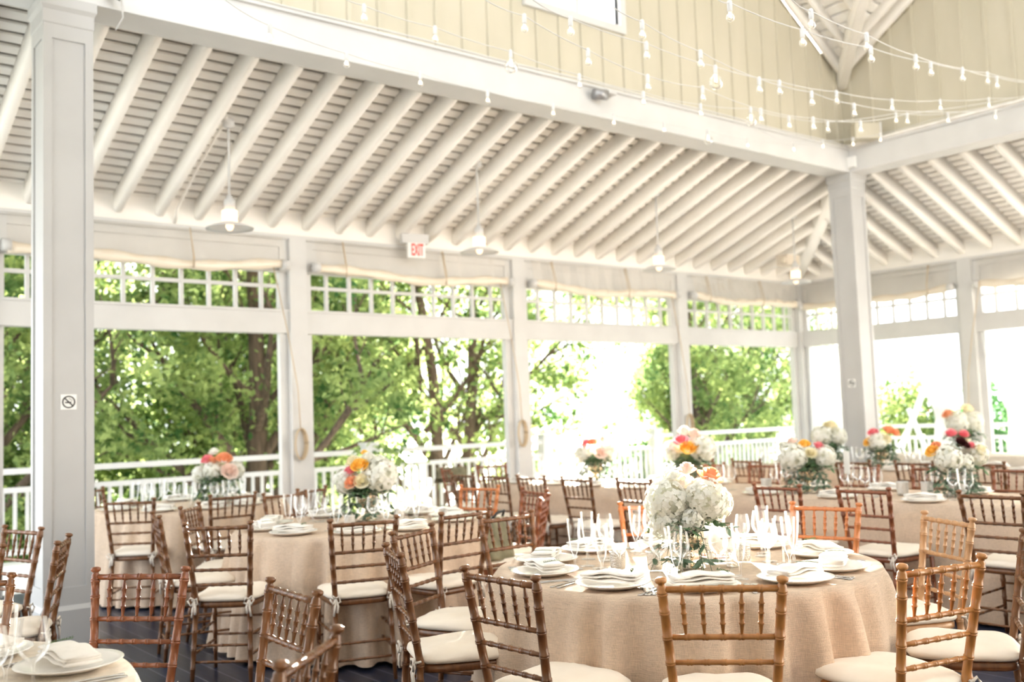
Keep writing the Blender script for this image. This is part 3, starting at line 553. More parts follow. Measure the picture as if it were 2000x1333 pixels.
def grow(seed, h, spread, trunk_r, trunk_h, twin=False):
    r = random.Random(seed); mb = MB(); tips = []
    def limb(p, d, L, rad, depth):
        pts = [p]; q = Vector(p); d = Vector(d).normalized(); nseg = 6
        for i in range(nseg):
            d = (d + Vector((r.uniform(-.12, .12), r.uniform(-.12, .12), r.uniform(0, .10)))).normalized(); q = q + d * L / nseg; pts.append(q.copy())
            if depth > 0 and i >= 1 and r.random() < .8:
                a = r.uniform(0, 2 * PI); limb(q.copy(), d + Vector((math.cos(a), math.sin(a), r.uniform(-.5, .4))) * .8, L * r.uniform(.25, .45), rad * .4, depth - 1)
            if i >= 1: tips.append(q.copy())
        mb.tube([tuple(x) for x in pts], [rad * (1 - 0.8 * i / nseg) + 0.004 for i in range(nseg + 1)], 6 if depth > 1 else 4)
    for tw in range(2 if twin else 1):
        off = Vector((.25 * (tw * 2 - 1), 0, 0)) if twin else Vector((0, 0, 0)); lean = (tw * 2 - 1) * .09 if twin else 0.02; nz = 12
        pts = [off + Vector((lean * h * t * t + .05 * math.sin(t * 9 + seed), .04 * math.cos(t * 7), h * t)) for t in np.linspace(0, 1, nz)]
        mb.tube([tuple(x) for x in pts], [trunk_r * (1.2 if t == 0 else 1) * (1 - .8 * (t / (nz - 1)) ** 1.3) for t in range(nz)], 10)
        nb_ = 18 if not twin else 12
        for k in range(nb_):
            zt = trunk_h * .6 + (h * .75 - trunk_h * .6) * (k / nb_) ** 1.25; a = k * 2.4 + r.uniform(-.3, .3); p = pts[0].lerp(pts[-1], zt / h); up = r.uniform(.75, 1.3)
            limb(p, (math.cos(a), math.sin(a), up), (spread * 1.5) * (1 - .45 * zt / h) * r.uniform(.8, 1.1), trunk_r * (.55 if k < 8 else .34) * (1 - .5 * zt / h), 2)
    return mb, tips
TREES = {}
def tree_proto(key, seed, h, spread, tr, th, nleaf, size, mat, clump=0.42, twin=False):
    mb, tips = grow(seed, h, spread, tr, th, twin); T = np.array([tuple(t) for t in tips])
    extra = T[rng.integers(0, len(T), len(T) // 2)] * np.array([1, 1, .8]); T = np.concatenate([T, extra]); T[:, 2] = np.maximum(T[:, 2], th * .9 + .2 * rng.random(len(T)))
    cl = T[rng.integers(0, len(T), nleaf // 60)] + rng.normal(size=(nleaf // 60, 3)) * clump; idx = rng.integers(0, len(cl), nleaf); c = cl[idx] + rng.normal(size=(nleaf, 3)) * np.array([.20, .20, .13])
    cd_ = np.array([-.40, -.92]); lat = np.abs(c[:, 0] * cd_[1] - c[:, 1] * cd_[0]); fro = c[:, 0] * cd_[0] + c[:, 1] * cd_[1]; c = c[~((lat < (.42 if not twin else .6)) & (fro > 0) & (c[:, 2] < 5.2) & (rng.random(len(c)) < .85))]
    TREES[key] = (mb.mesh('trunk', 'bark'), fast_quads('foliage', leaf_cloud(c, 0, size), mat))
tree_proto('a', 11, 8.2, 2.3, 0.18, 1.7, 24000, 0.062, 'leaf', 0.40); tree_proto('b', 23, 7.8, 2.1, 0.13, 1.5, 23000, 0.062, 'leaf', 0.40, True); tree_proto('c', 37, 7.2, 1.5, 0.13, 1.7, 18000, 0.062, 'leaf', 0.35)
def tree(key, x, y, rz, s, label, grp='trees beyond the deck railing'):
    t = thing('tree', label, 'tree', (x, y, -1.3), rz, grp); t.scale = (s, s, s); a, b2 = TREES[key]; obj('trunk', a, t); obj('foliage', b2, t)
tree('a', 6.52, 14.6, 0.0, 1.0, 'thick-trunked leafy tree filling the bay beside the near pillar')
tree('b', 10.25, 14.6, -0.15, 1.0, 'leafy tree with two trunks in the bay beneath the exit sign')
tree('a', 2.6, 15.6, 2.9, 1.0, 'leafy tree showing beyond the near pillar')
tree('c', 16.4, 14.3, 0.9, 0.95, 'slender tree just past the sunny gap')
tree('b', 21.3, 16.6, 4.0, 0.95, 'leafy tree filling the last bay before the corner post')
tree('c', 7.9, 18.9, 2.0, 1.0, 'paler tree behind the two nearest big trees')
tree('b', 4.4, 20.2, 5.0, 1.05, 'distant tree seen between branches beside the near pillar')
tree('a', 11.0, 20.5, 5.4, 0.85, 'distant tree behind the two-trunked tree')
def bush(x, y, z0, rx, ry, rz_, n_, mat, label, size=0.07, blooms=None):
    t = thing('bush', label, 'bush', (x, y, z0)); u = rng.normal(size=(n_, 3)); u /= np.linalg.norm(u, axis=1)[:, None]; u[:, 2] = np.abs(u[:, 2])
    rr = (0.55 + 0.45 * rng.random(n_))[:, None] * (1 + 0.15 * np.sin(u[:, :1] * 7) * np.cos(u[:, 1:2] * 6)); c = u * rr * np.array([rx, ry, rz_])
    obj('foliage', fast_quads('foliage', leaf_cloud(c, 0, size), mat), t)
    MB().tube([(0, 0, 0), (0.1, 0, rz_ * .4), (0.0, 0.05, rz_ * .7)], [0.06, 0.04, 0.02], 6).build('stem', 'bark', t)
    if blooms:
        q = u[:blooms] * np.array([rx, ry, rz_]) * 1.0; obj('blossom', fast_quads('blossom', leaf_cloud(q, 0, 0.09), 'petal_pink'), t)
bush(15.6, 15.2, -1.3, 1.3, 1.3, 2.15, 7000, 'leaf_dark', 'dark rounded bush above the railing in the sunny bay')
bush(20.9, 11.95, -1.3, 1.4, 1.5, 3.55, 11000, 'leaf', 'rose bush with pink blooms framed by the white drapes', 0.07, 60)
bush(22.4, 11.0, -1.3, 0.9, 0.9, 3.3, 5000, 'leaf_dark', 'dark green bush seen between the drape and roped post')
bush(1.2, 13.8, -1.3, 0.9, 0.9, 2.3, 5000, 'leaf_dark', 'low dark shrub behind the railing beyond the near pillar')
for bx_, by_, br_, lb in ((3.2, 19.0, 2.2, 'low leafy thicket behind the trees beside the near pillar'), (6.6, 20.5, 2.4, 'low leafy thicket behind the thick-trunked tree'), (10.2, 20.8, 2.4, 'low leafy thicket behind the two-trunked tree'), (24.5, 21.0, 2.6, 'low leafy thicket seen through the last garden bay')): bush(bx_, by_, -1.3, br_, br_ * .8, 3.3, 9000, 'leaf', lb, 0.085)
bush(23.5, 4.6, -1.3, 1.6, 1.6, 2.6, 5000, 'leaf', 'pale bush showing faintly behind the furthest drape')

# ---------------------------------------------------------------- chiavari chair
def ringed(p0, p1, r, k, n=8, m_=4, dbl=True, ends=True):
    """bamboo turned bar: k nodes along the bar"""
    p0, p1 = np.array(p0, float), np.array(p1, float); L = np.linalg.norm(p1 - p0); ts, rs = [0.0], [r]
    for i in range(k):
        c = (i + 1) / (k + 1); e = 0.0045 / L
        for d, q in ((-2.6, 1.0), (-1.6, 1.22), (-.6, 1.22), (0, 1.02), (.6, 1.22), (1.6, 1.22), (2.6, 1.0)) if dbl else ((-1.6, 1.0), (-.8, 1.22), (.8, 1.22), (1.6, 1.0)): ts.append(c + d * e); rs.append(r * q)
    ts.append(1.0); rs.append(r); return [p0 + (p1 - p0) * t for t in ts], rs
HW = lambda z: 0.155 + (z - 0.46) * (0.190 - 0.155) / 0.45 if z > 0.46 else 0.155 + (0.46 - z) * 0.03   # half width of the back at height z
YB = lambda z: -0.200 - max(0, z - 0.46) * 0.17 - max(0, 0.46 - z) * 0.10                               # lean of the back / rake of the rear leg
def chair_meshes(wood):
    M = {}
    for s in (-1, 1):
        zs = [0, 0.1, 0.2, 0.3, 0.4, 0.46, 0.56, 0.645, 0.728, 0.81, 0.872]; P, Rr = [], []
        for z in zs:
            for dz, q in ((-0.009, 1.0), (-0.006, 1.16), (-0.001, 1.16), (0, 1.02), (0.001, 1.16), (0.006, 1.16), (0.009, 1.0)) if 0 < z else ((0, .8),):
                zz = z + dz; P.append((s * HW(zz), YB(zz), zz)); Rr.append(0.0158 * q * (0.82 + 0.18 * min(1, zz / .46)))
        for zz, q in ((0.892, 1.0), (0.898, 0.72), (0.903, 0.72), (0.907, 1.12), (0.913, 1.24), (0.919, 1.16), (0.923, 0.6)): P.append((s * HW(zz), YB(zz), zz)); Rr.append(0.0158 * q)
        M['rear_leg%d' % s] = MB().tube(P, Rr, 10).mesh('rear_leg', wood)
        P, Rr = ringed((s * 0.185, 0.185, 0.435), (s * 0.188, 0.20, 0), 0.0150, 3, 8); Rr = [a * (1 - .25 * i / len(Rr)) for i, a in enumerate(Rr)]
        M['front_leg%d' % s] = MB().tube(P, Rr, 8).mesh('front_leg', wood)
    def bar(z, r, k, nm, dbl=True):
        P, Rr = ringed((-HW(z) + .006, YB(z), z), (HW(z) - .006, YB(z), z), r, k, dbl=dbl); M[nm] = MB().tube(P, Rr, 8).mesh(nm.rstrip('0123456789'), wood)
    bar(0.884, 0.0112, 5, 'top_rail'); bar(0.728, 0.0098, 5, 'back_rail1'); bar(0.645, 0.0090, 5, 'back_rail2'); bar(0.560, 0.0090, 5, 'back_rail3')
    for i in range(5):
        f = (i + 1) / 6 * 2 - 1; P, Rr = [], []
        for t, q in ((0, .55), (.06, .6), (.25, 1.0), (.27, 1.35), (.285, 1.35), (.30, 1.0), (.48, 1.0), (.50, 1.35), (.515, 1.35), (.53, 1.0), (.70, 1.0), (.72, 1.35), (.735, 1.35), (.75, 1.0), (.94, .6), (1, .55)):
            z = 0.733 + (0.878 - 0.733) * t; P.append((f * HW(z), YB(z), z)); Rr.append(0.0082 * q)
        M['spindle%d' % i] = MB().tube(P, Rr, 6).mesh('spindle', wood)
    def outline(g, n_=36):
        pts = []
        for j in range(n_):
            a = 2 * PI * j / n_; c, s_ = math.cos(a), math.sin(a); e = 0.42; X = math.copysign(abs(c) ** e, c); Y = math.copysign(abs(s_) ** e, s_)
            hw = (0.175 + 0.025 * (Y + 1) / 2 * 1.0); pts.append((X * (hw + g), 0.0 + Y * (0.202 + g)))
        return pts
    def stack(levels): return [[(x_ * k, y_ * k, z) for x_, y_ in outline(g)] for z, g, k in levels]
    M['seat'] = MB().loft(stack([(0.425, -0.006, 1), (0.43, 0.0, 1), (0.452, 0.0, 1), (0.458, -0.006, 1)])).mesh('seat', wood)
    cu = MB(); lv = stack([(0.459, -0.012, 1), (0.464, 0.004, 1), (0.474, 0.012, 1), (0.488, 0.008, 1), (0.502, -0.006, .97), (0.511, -0.01, .86), (0.516, -.01, .68), (0.518, -.01, .4), (0.517, -.01, .1)])
    lv = [[(x_, y_, z + (0.004 * math.sin(x_ * 40 + y_ * 23) if z > .48 else 0)) for x_, y_, z in r] for r in lv]; cu.loft(lv); M['cushion'] = cu.mesh('cushion', 'cushion')
    for k, (p0, p1) in enumerate((((-0.17, -0.21, .28), (-0.185, .19, .28)), ((0.17, -0.21, .28), (0.185, .19, .28)), ((-0.17, -0.22, .17), (-0.187, .195, .17)), ((0.17, -0.22, .17), (0.187, .195, .17)), ((-0.185, .19, .31), (.185, .19, .31)), ((-0.187, .195, .20), (.187, .195, .20)), ((-0.16, -.215, .22), (.16, -.215, .22)), ((-0.163, -.225, .13), (.163, -.225, .13)))):
        P, Rr = ringed(p0, p1, 0.0078, 3, dbl=False); M['stretcher%d' % k] = MB().tube(P, Rr, 6).mesh('stretcher', wood)
    for s in (-1, 1):
        mb = MB(); x0, y0, z0 = s * 0.157, -0.222, 0.475
        for loop in ([(0, 0, 0), (s * .02, -.012, .018), (s * .034, -.014, .0), (s * .018, -.012, -.03), (0, 0, 0)], [(0, 0, 0), (-s * .016, -.014, .012), (-s * .024, -.016, -.018), (-s * .006, -.01, -.026), (0, 0, 0)], [(0, 0, 0), (s * .008, -.012, -.05), (s * .014, -.008, -.095)], [(0, 0, 0), (-s * .01, -.014, -.04), (-s * .006, -.012, -.078)]):
            mb.tube([(x0 + a, y0 + b2, z0 + c) for a, b2, c in loop], 0.0062, 5)
        mb.tube([(x0 - s * .02, y0 + .03, z0 + .005), (x0 + s * .018, y0 + .018, z0 + .003), (x0 + s * .016, y0 - .0, z0), (x0, y0, z0)], 0.005, 5); M['tie%d' % s] = mb.mesh('tie', 'tie')
    return M
WOODS = {}
def chair_proto(wood):
    M = chair_meshes(wood); t = thing('chiavari_chair', 'x', 'chair')
    for k, me in M.items():
        nm = k.rstrip('0123456789').rstrip('-')
        if nm == 'tie': continue
        o = obj(nm, me, t)
        if nm == 'cushion':
            o['label'] = 'ivory cushion'
            for s in (-1, 1): obj('tie', M['tie%d' % s], o)
    return t
LIN = {'T1': 'near round table', 'T2': 'middle round table', 'T3': 'far round table', 'T4': 'corner table'}
CH = [  # key, (back-top x, y), facing, wood, label, group, short name used by the place settings
('a1', (2.51, 2.11), (.72, .69), 'honey_wood', 'honey brown chair with its back square to the camera at the hydrangea table', 'honey chair square to the camera'),
('a2', (2.15, 2.80), (1, .05), 'brown_wood', 'brown chair with its back turned diagonally, beside the honey chair at the hydrangea table', 'brown chair beside the honey one'),  # brown tone also carries the shade this chair stands in
('a3', (3.27, 1.78), (.22, .98), 'honey_wood', 'sun-rimmed honey chair at the hydrangea table, its near cushion lowest in the frame', 'sun-rimmed honey chair'),
('a4', (2.25, 3.66), (.92, -.38), 'brown_wood', 'dark brown chair seen nearly edge-on with a white bow, at the hydrangea table', 'edge-on dark chair'),
('a5', (2.75, 4.28), (.44, -.9), 'brown_wood', 'brown chair turned towards the hydrangea table, just behind the edge-on dark chair', 'brown chair behind the edge-on one'),
('a6', (3.49, 4.46), (.04, -1), 'brown_wood', 'dark reddish chair facing us across the hydrangea table, with an olive bag behind', 'dark chair facing us'),
('a7', (4.84, 3.30), (-.97, -.22), 'orange_wood', 'bright orange wooden chair facing us over the hydrangea table', 'bright orange chair'),
('a8', (4.59, 2.46), (-.88, .48), 'light_wood', 'pale tan chair between the orange chair and sun-rimmed chair', 'pale tan chair'),
('a9', (4.06, 1.84), (-.52, .85), 'brown_wood', 'dark chair cut by the frame edge with a broad ivory cushion, at the hydrangea table', 'dark chair at the frame edge'),
('a10', (4.42, 4.22), (-.68, -.73), 'orange_wood', 'orange chair almost hidden behind the white hydrangeas', 'orange chair behind the hydrangeas'),
('b1', (2.87, 4.97), (.31, .95), 'brown_wood', 'dark chair with its back square to us at the middle round table', 'dark chair square to us'),
('b2', (2.24, 5.52), (.66, .75), 'brown_wood', 'dark chair with sunlit spindles and a bow at the middle round table', 'chair with sunlit spindles'),
('b3', (2.22, 6.48), (.97, -.22), 'brown_wood', 'chair seen exactly edge-on behind the chair with sunlit spindles', 'exactly edge-on chair'),
('b4', (2.64, 7.00), (.77, -.64), 'brown_wood', 'narrow angled chair between the two back tables, behind the sunlit spindles', 'narrow angled chair'),
('b6', (3.62, 7.52), (0.05, -1), 'brown_wood', 'chair behind the middle round table, facing us past its glasses', 'chair facing us past the glasses'),
('b8', (4.84, 6.52), (-.96, -.27), 'orange_wood', 'orange-brown chair facing us behind the middle table glasses', 'orange-brown chair facing us'),
('b9', (3.48, 4.83), (-.10, .99), 'brown_wood', 'brown chair with low sun on its rails beside the dark square one, middle table', 'chair with sun on its rails'),
('b10', (4.80, 5.78), (-.95, .20), 'red_wood', 'reddish chair turned sideways, the further of two overlapping red-brown chairs', 'further red-brown chair'),
('b11', (4.38, 5.17), (-.66, .75), 'red_wood', 'reddish chair turned sideways, the nearer of two overlapping red-brown chairs', 'nearer red-brown chair'),
('c1', (2.57, 8.10), (.58, .81), 'brown_wood', 'thin dark chair with bows, at the far round table beside the near pillar', 'thin dark chair with bows'),
('c2', (2.84, 10.12), (.60, -.80), 'brown_wood', 'chair half hidden by the near pillar at the far round table', 'chair half hidden by the pillar'),
('c5', (3.30, 7.80), (.02, 1), 'brown_wood', 'chair with five thin spindles against the far table cloth', 'chair against the far cloth'),
('c7', (4.00, 7.79), (-.42, .91), 'brown_wood', 'chair mostly hidden behind the middle table glasses, below the railing post', 'chair below the railing post'),
('d1', (1.31, 4.00), (-.75, -.67), 'red_wood', 'red-brown chair before the open dark floor, facing the cut-off corner table', 'red-brown chair before the dark floor'),
('d2', (1.53, 3.13), (-1, .04), 'brown_wood', 'brown chair with shiny top rail leaning beside the corner table', 'brown chair with shiny top rail'),
('d3', (1.15, 2.26), (-.67, .74), 'brown_wood', 'dark glossy chair nearest the lens with its rail slanting upwards', 'glossy chair nearest the lens'),
('d4', (0.74, 4.36), (-.45, -.89), 'brown_wood', 'chair behind the foreground glasses, cut by the frame edge', 'chair behind the corner glasses'),
('d5', (1.41, 5.49), (-.92, .38), 'brown_wood', 'chair seen edge-on against the near pillar', 'edge-on chair by the pillar'),
('d6', (1.42, 6.40), (-.95, -.30), 'brown_wood', 'chair with glinting rails in front of the railing beyond the pillar', 'chair by the railing'),
('d7', (1.02, 5.60), (-.85, -.50), 'brown_wood', 'chair barely showing at the frame edge beyond the corner table', 'chair at the frame edge'),
]
for i, (y_, nm) in enumerate(((8.21, 'furthest down the row, half covered by a draped shawl'), (7.67, 'second from the far end, beneath the folded railing post'), (7.13, 'third from the far end, before the rope coil post'), (6.51, 'in the glare, fourth from the far end'), (5.81, 'in the glare beside the white hydrangeas'), (4.40, 'just past the white hydrangeas, left of the orange chair'), (3.72, 'right behind the bright orange chair'), (2.88, 'dark, nearest end of the row'))):
    nm = nm.replace('left of', 'this side of').replace('right behind', 'just behind')
    CH.append(('e%d' % (i + 1), (5.88, y_), (1, 0.02 * (i % 3 - 1)), 'brown_wood' if i != 6 and i != 5 else 'red_wood', 'chair at the long table ' + nm, 'row chair ' + nm.split(',')[0]))
for i, y_ in enumerate((6.9, 6.2, 5.15, 4.45, 3.75)):
    CH.append(('f%d' % (i + 1), (8.12, y_), (-1, 0.03 * (i % 2)), 'red_wood', 'chair on the far side of the long table, %s from the corner end' % ('first', 'second', 'third', 'fourth', 'fifth')[i], ('first', 'second', 'third', 'fourth', 'fifth')[i] + ' far-side chair of the long table'))
for i, y_ in enumerate((7.6, 6.95, 6.3, 5.65, 5.0, 4.35, 3.7)):
    CH.append(('m%d' % (i + 1), (8.78, y_), (1, 0.0), 'brown_wood', 'chair in the row at the second long table, %s from its far end' % ('first', 'second', 'third', 'fourth', 'fifth', 'sixth', 'seventh')[i], 'second-row chair'))
CH += [('g1', (6.55, 9.35), (.35, -.94), 'red_wood', 'chair at the far end of the long table with a draped shawl on its back', ''), ('g2', (7.2, 9.45), (-.2, -.98), 'red_wood', 'chair at the far end of the long table next to the corner rope post', '')]
GRP = {'a': 'chairs around the hydrangea table', 'b': 'chairs around the middle round table', 'c': 'chairs around the far round table', 'd': 'chairs by the corner table', 'e': 'near row of chairs at the long table', 'f': 'far row of chairs at the long table', 'm': 'row of chairs at the second long table', 'g': 'chairs at the end of the long table'}
CHPOS = {}
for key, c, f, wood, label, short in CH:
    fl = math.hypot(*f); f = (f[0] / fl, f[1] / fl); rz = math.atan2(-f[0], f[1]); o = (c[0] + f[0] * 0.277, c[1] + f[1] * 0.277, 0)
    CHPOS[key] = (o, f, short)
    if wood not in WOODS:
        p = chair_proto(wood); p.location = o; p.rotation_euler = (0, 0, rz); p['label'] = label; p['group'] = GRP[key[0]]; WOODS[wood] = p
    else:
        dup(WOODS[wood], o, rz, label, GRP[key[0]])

# ---------------------------------------------------------------- tables and cloths
ZT = 0.76
def table_round(c, r, label, cloth_label, mat, seed, hem=0.02, flare=0.26):
    t = thing('banquet_table', label, 'table', (c[0], c[1], 0))
    MB().lathe([(0.001, 0.752), (r - .01, 0.752), (r - .004, .745), (r - .004, .732), (r - .01, .727), (0.001, .727)], 48).build('tabletop', 'light_wood', t)
    for a in range(4):
        q = a * PI / 2 + .4; MB().tube([(0.45 * math.cos(q), .45 * math.sin(q), .727), (0.47 * math.cos(q), .47 * math.sin(q), 0)], .016, 8).build('leg', 'grey_metal', t)
    rr = random.Random(seed); N = 378; nf = 21; ph = [rr.uniform(-.12, .12) for _ in range(nf)]; am = [rr.uniform(.5, 1.2) for _ in range(nf)]
    mb = MB(); rings = []
    for s in (0.0, .25, .5, .75, .93, 1.0): rings.append([(r * s * math.cos(a), r * s * math.sin(a), ZT + (0.0005 * math.sin(a * 5) * s)) for a in np.linspace(0, 2 * PI, N, endpoint=False)] if s else [(0.001 * math.cos(a), 0.001 * math.sin(a), ZT) for a in np.linspace(0, 2 * PI, N, endpoint=False)])
    for i in range(1, 19):
        t_ = i / 18; z = ZT - 0.004 * min(1, i) - (ZT - hem - .004) * (t_ ** 1.2); ring = []
        for a in np.linspace(0, 2 * PI, N, endpoint=False):
            u = 27 * a + 1.9 * math.sin(3 * a + seed) + 1.3 * math.sin(5 * a + 2 * seed) + .35 * t_ * math.sin(4 * a); w_ = (.5 + .5 * math.sin(u)); w_ = w_ * w_ * (3 - 2 * w_)
            amp = (.55 + .45 * math.sin(4 * a + 1.3 * seed) * math.sin(7 * a + seed)) * (.15 * t_ + .040 * min(1, t_ / .12)); ra = r + .004 + .085 * t_ + amp * (w_ - .35); ring.append((ra * math.cos(a), ra * math.sin(a), z))
        rings.append(ring)
    mb.loft(rings, True, False); o = mb.build('tablecloth', mat); o.location = (c[0], c[1], 0); tag(o, cloth_label, 'tablecloth')
T1, T2, T3, T4 = (3.45, 3.11), (3.50, 6.10), (3.42, 9.02), (0.14, 3.21)
table_round(T1, .85, 'round table under the linen cloth with the white hydrangea vase', 'beige woven linen cloth with deep folds over the hydrangea table', 'linen', 1)
table_round(T2, .84, 'round table in the middle, hidden under beige linen', 'tan linen cloth over the middle round table', 'linen', 2)
table_round(T3, .84, 'round table beyond the middle one, near the railing', 'tan linen cloth over the far round table by the railing', 'linen', 3)
table_round(T4, .85, 'round table cut off by the bottom corner of the view', 'pale linen cloth over the cut-off corner table', 'linen_pale', 4)
mb = MB()
def table_long(x0, x1, y0, y1, label, cl, seed, mat='linen'):
    t = thing('long_table', label, 'table', ((x0 + x1) / 2, (y0 + y1) / 2, 0)); hx, hy = (x1 - x0) / 2, (y1 - y0) / 2
    MB().box((-hx + .01, -hy + .01, .725), (hx - .01, hy - .01, .752)).build('tabletop', 'light_wood', t)
    for sx in (-1, 1):
        for yy in np.linspace(-hy + .3, hy - .3, 4): MB().tube([(sx * (hx - .12), yy, .725), (sx * (hx - .12), yy, 0)], .016, 8).build('leg', 'grey_metal', t)
    N = 400; pts = []; per = 4 * (hx + hy)
    for j in range(N):
        s = j / N * per
        if s < 2 * hy: p = (-hx, -hy + s); nn = (-1, 0)
        elif s < 2 * hy + 2 * hx: p = (-hx + s - 2 * hy, hy); nn = (0, 1)
        elif s < 4 * hy + 2 * hx: p = (hx, hy - (s - 2 * hy - 2 * hx)); nn = (1, 0)
        else: p = (hx - (s - 4 * hy - 2 * hx), -hy); nn = (0, -1)
        pts.append((p, nn, s))
    rings = [[(p[0] * k, p[1] * k, ZT) for p, nn, s in pts] for k in (0.001, .6, 1.0)]
    for i in range(1, 9):
        t_ = i / 8; z = ZT - .006 - (ZT - .03) * t_; rings.append([(p[0] + nn[0] * (.006 + t_ * (.025 + .014 * math.sin(s * 5.1 + seed) + .008 * math.sin(s * 13))), p[1] + nn[1] * (.006 + t_ * (.025 + .014 * math.sin(s * 5.1 + seed))), z) for p, nn, s in pts])
    m2 = MB(); m2.loft(rings, True, False); o = m2.build('tablecloth', mat); o.location = ((x0 + x1) / 2, (y0 + y1) / 2, 0); tag(o, cl, 'tablecloth')
table_long(6.45, 7.55, 1.9, 8.7, 'long banquet table with a row of chairs along its near side', 'tan linen cloth hanging straight over the long table', 1)
table_long(9.40, 10.5, 2.2, 8.3, 'second long banquet table, parallel behind the first', 'tan linen cloth over the second long table', 2)
table_long(12.4, 13.4, 3.5, 8.6, 'third long banquet table close to the curtained wall', 'pale linen cloth over the table by the curtained wall', 3, 'linen_pale')

# ---------------------------------------------------------------- tableware prototypes (meshes shared)
PL = MB().lathe([(0.001, 0.006), (.09, .006), (.10, .009), (.135, .020), (.150, .024), (.152, .022), (.138, .016), (.10, .003), (.085, .0), (0.001, .0)], 40).mesh('plate', 'china')
PL2 = MB().lathe([(0.001, 0.030), (.075, .030), (.085, .032), (.115, .040), (.118, .039), (.088, .027), (.07, .024), (0.001, .024)], 36).mesh('dinner_plate', 'china')
def napkin_mesh():
    mb = MB()
    def sheet(z0, th, L, W, bow, k):
        rings = []
        for i in range(15):
            u = i / 14 - .5; prof = []
            for j in range(16):
                a = 2 * PI * j / 16; y_ = W / 2 * math.copysign(abs(math.cos(a)) ** .35, math.cos(a)); zz = th / 2 * math.sin(a)
                prof.append((u * L, y_ * (1 - .05 * abs(u)), z0 + th / 2 + zz + bow * math.cos(u * PI) + .003 * math.sin(u * 11 + k)))
            rings.append(prof)
        mb.loft(rings)
    sheet(.028, .009, .245, .112, .002, 0); sheet(.037, .010, .235, .108, .006, 1); sheet(.046, .011, .240, .104, .010, 2.3)
    return mb.mesh('napkin', 'napkin')
NK = napkin_mesh()
def sprig_mesh():
    mb = MB(); mb.tube([(-.045, 0, 0), (0, .004, .004), (.045, 0, .002)], .0012, 4); r = random.Random(3)
    for i in range(34):
        u = -.04 + .085 * i / 34; a = r.uniform(0, 2 * PI); L = .013; d = (0.35, math.cos(a) * .8, abs(math.sin(a)) * .6)
        mb.add([(u, 0, .003), (u + L * .5 * d[0], L * .5 * d[1] + .0018, .003 + L * .5 * d[2]), (u + L * d[0], L * d[1], .003 + L * d[2]), (u + L * .5 * d[0], L * .5 * d[1] - .0018, .003 + L * .5 * d[2])], [(0, 1, 2, 3)], False)
    return mb.mesh('rosemary_sprig', 'rosemary')
SG = sprig_mesh()
def wine_mesh(h, rb, rt, name, stem=.42):
    zs = h * stem; pr = [(0.001, 0), (.036, .0), (.037, .0015), (.02, .004), (.006, .010), (.0038, .02), (.0036, zs * .8), (.006, zs)]
    for t in np.linspace(.06, 1, 12):
        r_ = rb * math.sin(min(PI / 2, t * PI * 1.05)) ** .55 if t < .48 else rb + (rt - rb) * ((t - .48) / .52) ** 1.4; pr.append((r_, zs + (h - zs) * t))
    return MB().lathe(pr, 20).mesh(name, 'glass')
WG, WG2 = wine_mesh(.212, .042, .033, 'glass_body', .46), wine_mesh(.192, .036, .028, 'glass_body', .44)
FL = MB().lathe([(0.001, 0), (.034, .0), (.035, .0015), (.018, .004), (.006, .010), (.0045, .03), (.005, .055), (.010, .066), (.018, .085), (.024, .12), (.029, .17), (.032, .225)], 20).mesh('glass_body', 'glass')
def cutlery(kind):
    mb = MB(); L = .20; hd = [(-.1, .0022), (-.03, .0018), (.03, .0022)]
    def flat(pts): # (y, halfwidth)
        rings = [[(-w_, y_, .001), (w_, y_, .001), (w_ * .8, y_, .0035), (-w_ * .8, y_, .0035)] for y_, w_ in pts]; mb.loft(rings)
    if kind == 'fork': flat([(-.10, .006), (-.095, .009), (-.06, .005), (.02, .003), (.045, .004), (.055, .011), (.065, .012)]); [mb.box((x_ - .0015, .065, .0012), (x_ + .0015, .10, .003)) for x_ in (-.0095, -.0032, .0032, .0095)]
    elif kind == 'knife': flat([(-.115, .007), (-.11, .0095), (-.05, .0075), (-.01, .006), (0, .009), (.09, .010), (.115, .003)])
    else: flat([(-.10, .006), (-.095, .009), (-.06, .005), (.025, .003), (.04, .006), (.055, .015), (.08, .018), (.098, .010), (.10, .003)])
    return mb.mesh(kind, 'steel')
FK, KN, SP = cutlery('fork'), cutlery('knife'), cutlery('spoon')
def put(name, me, label, cat, x, y, z, rz, grp): o = obj(name, me, None, (x, y, z), rz); return tag(o, label, cat, grp)
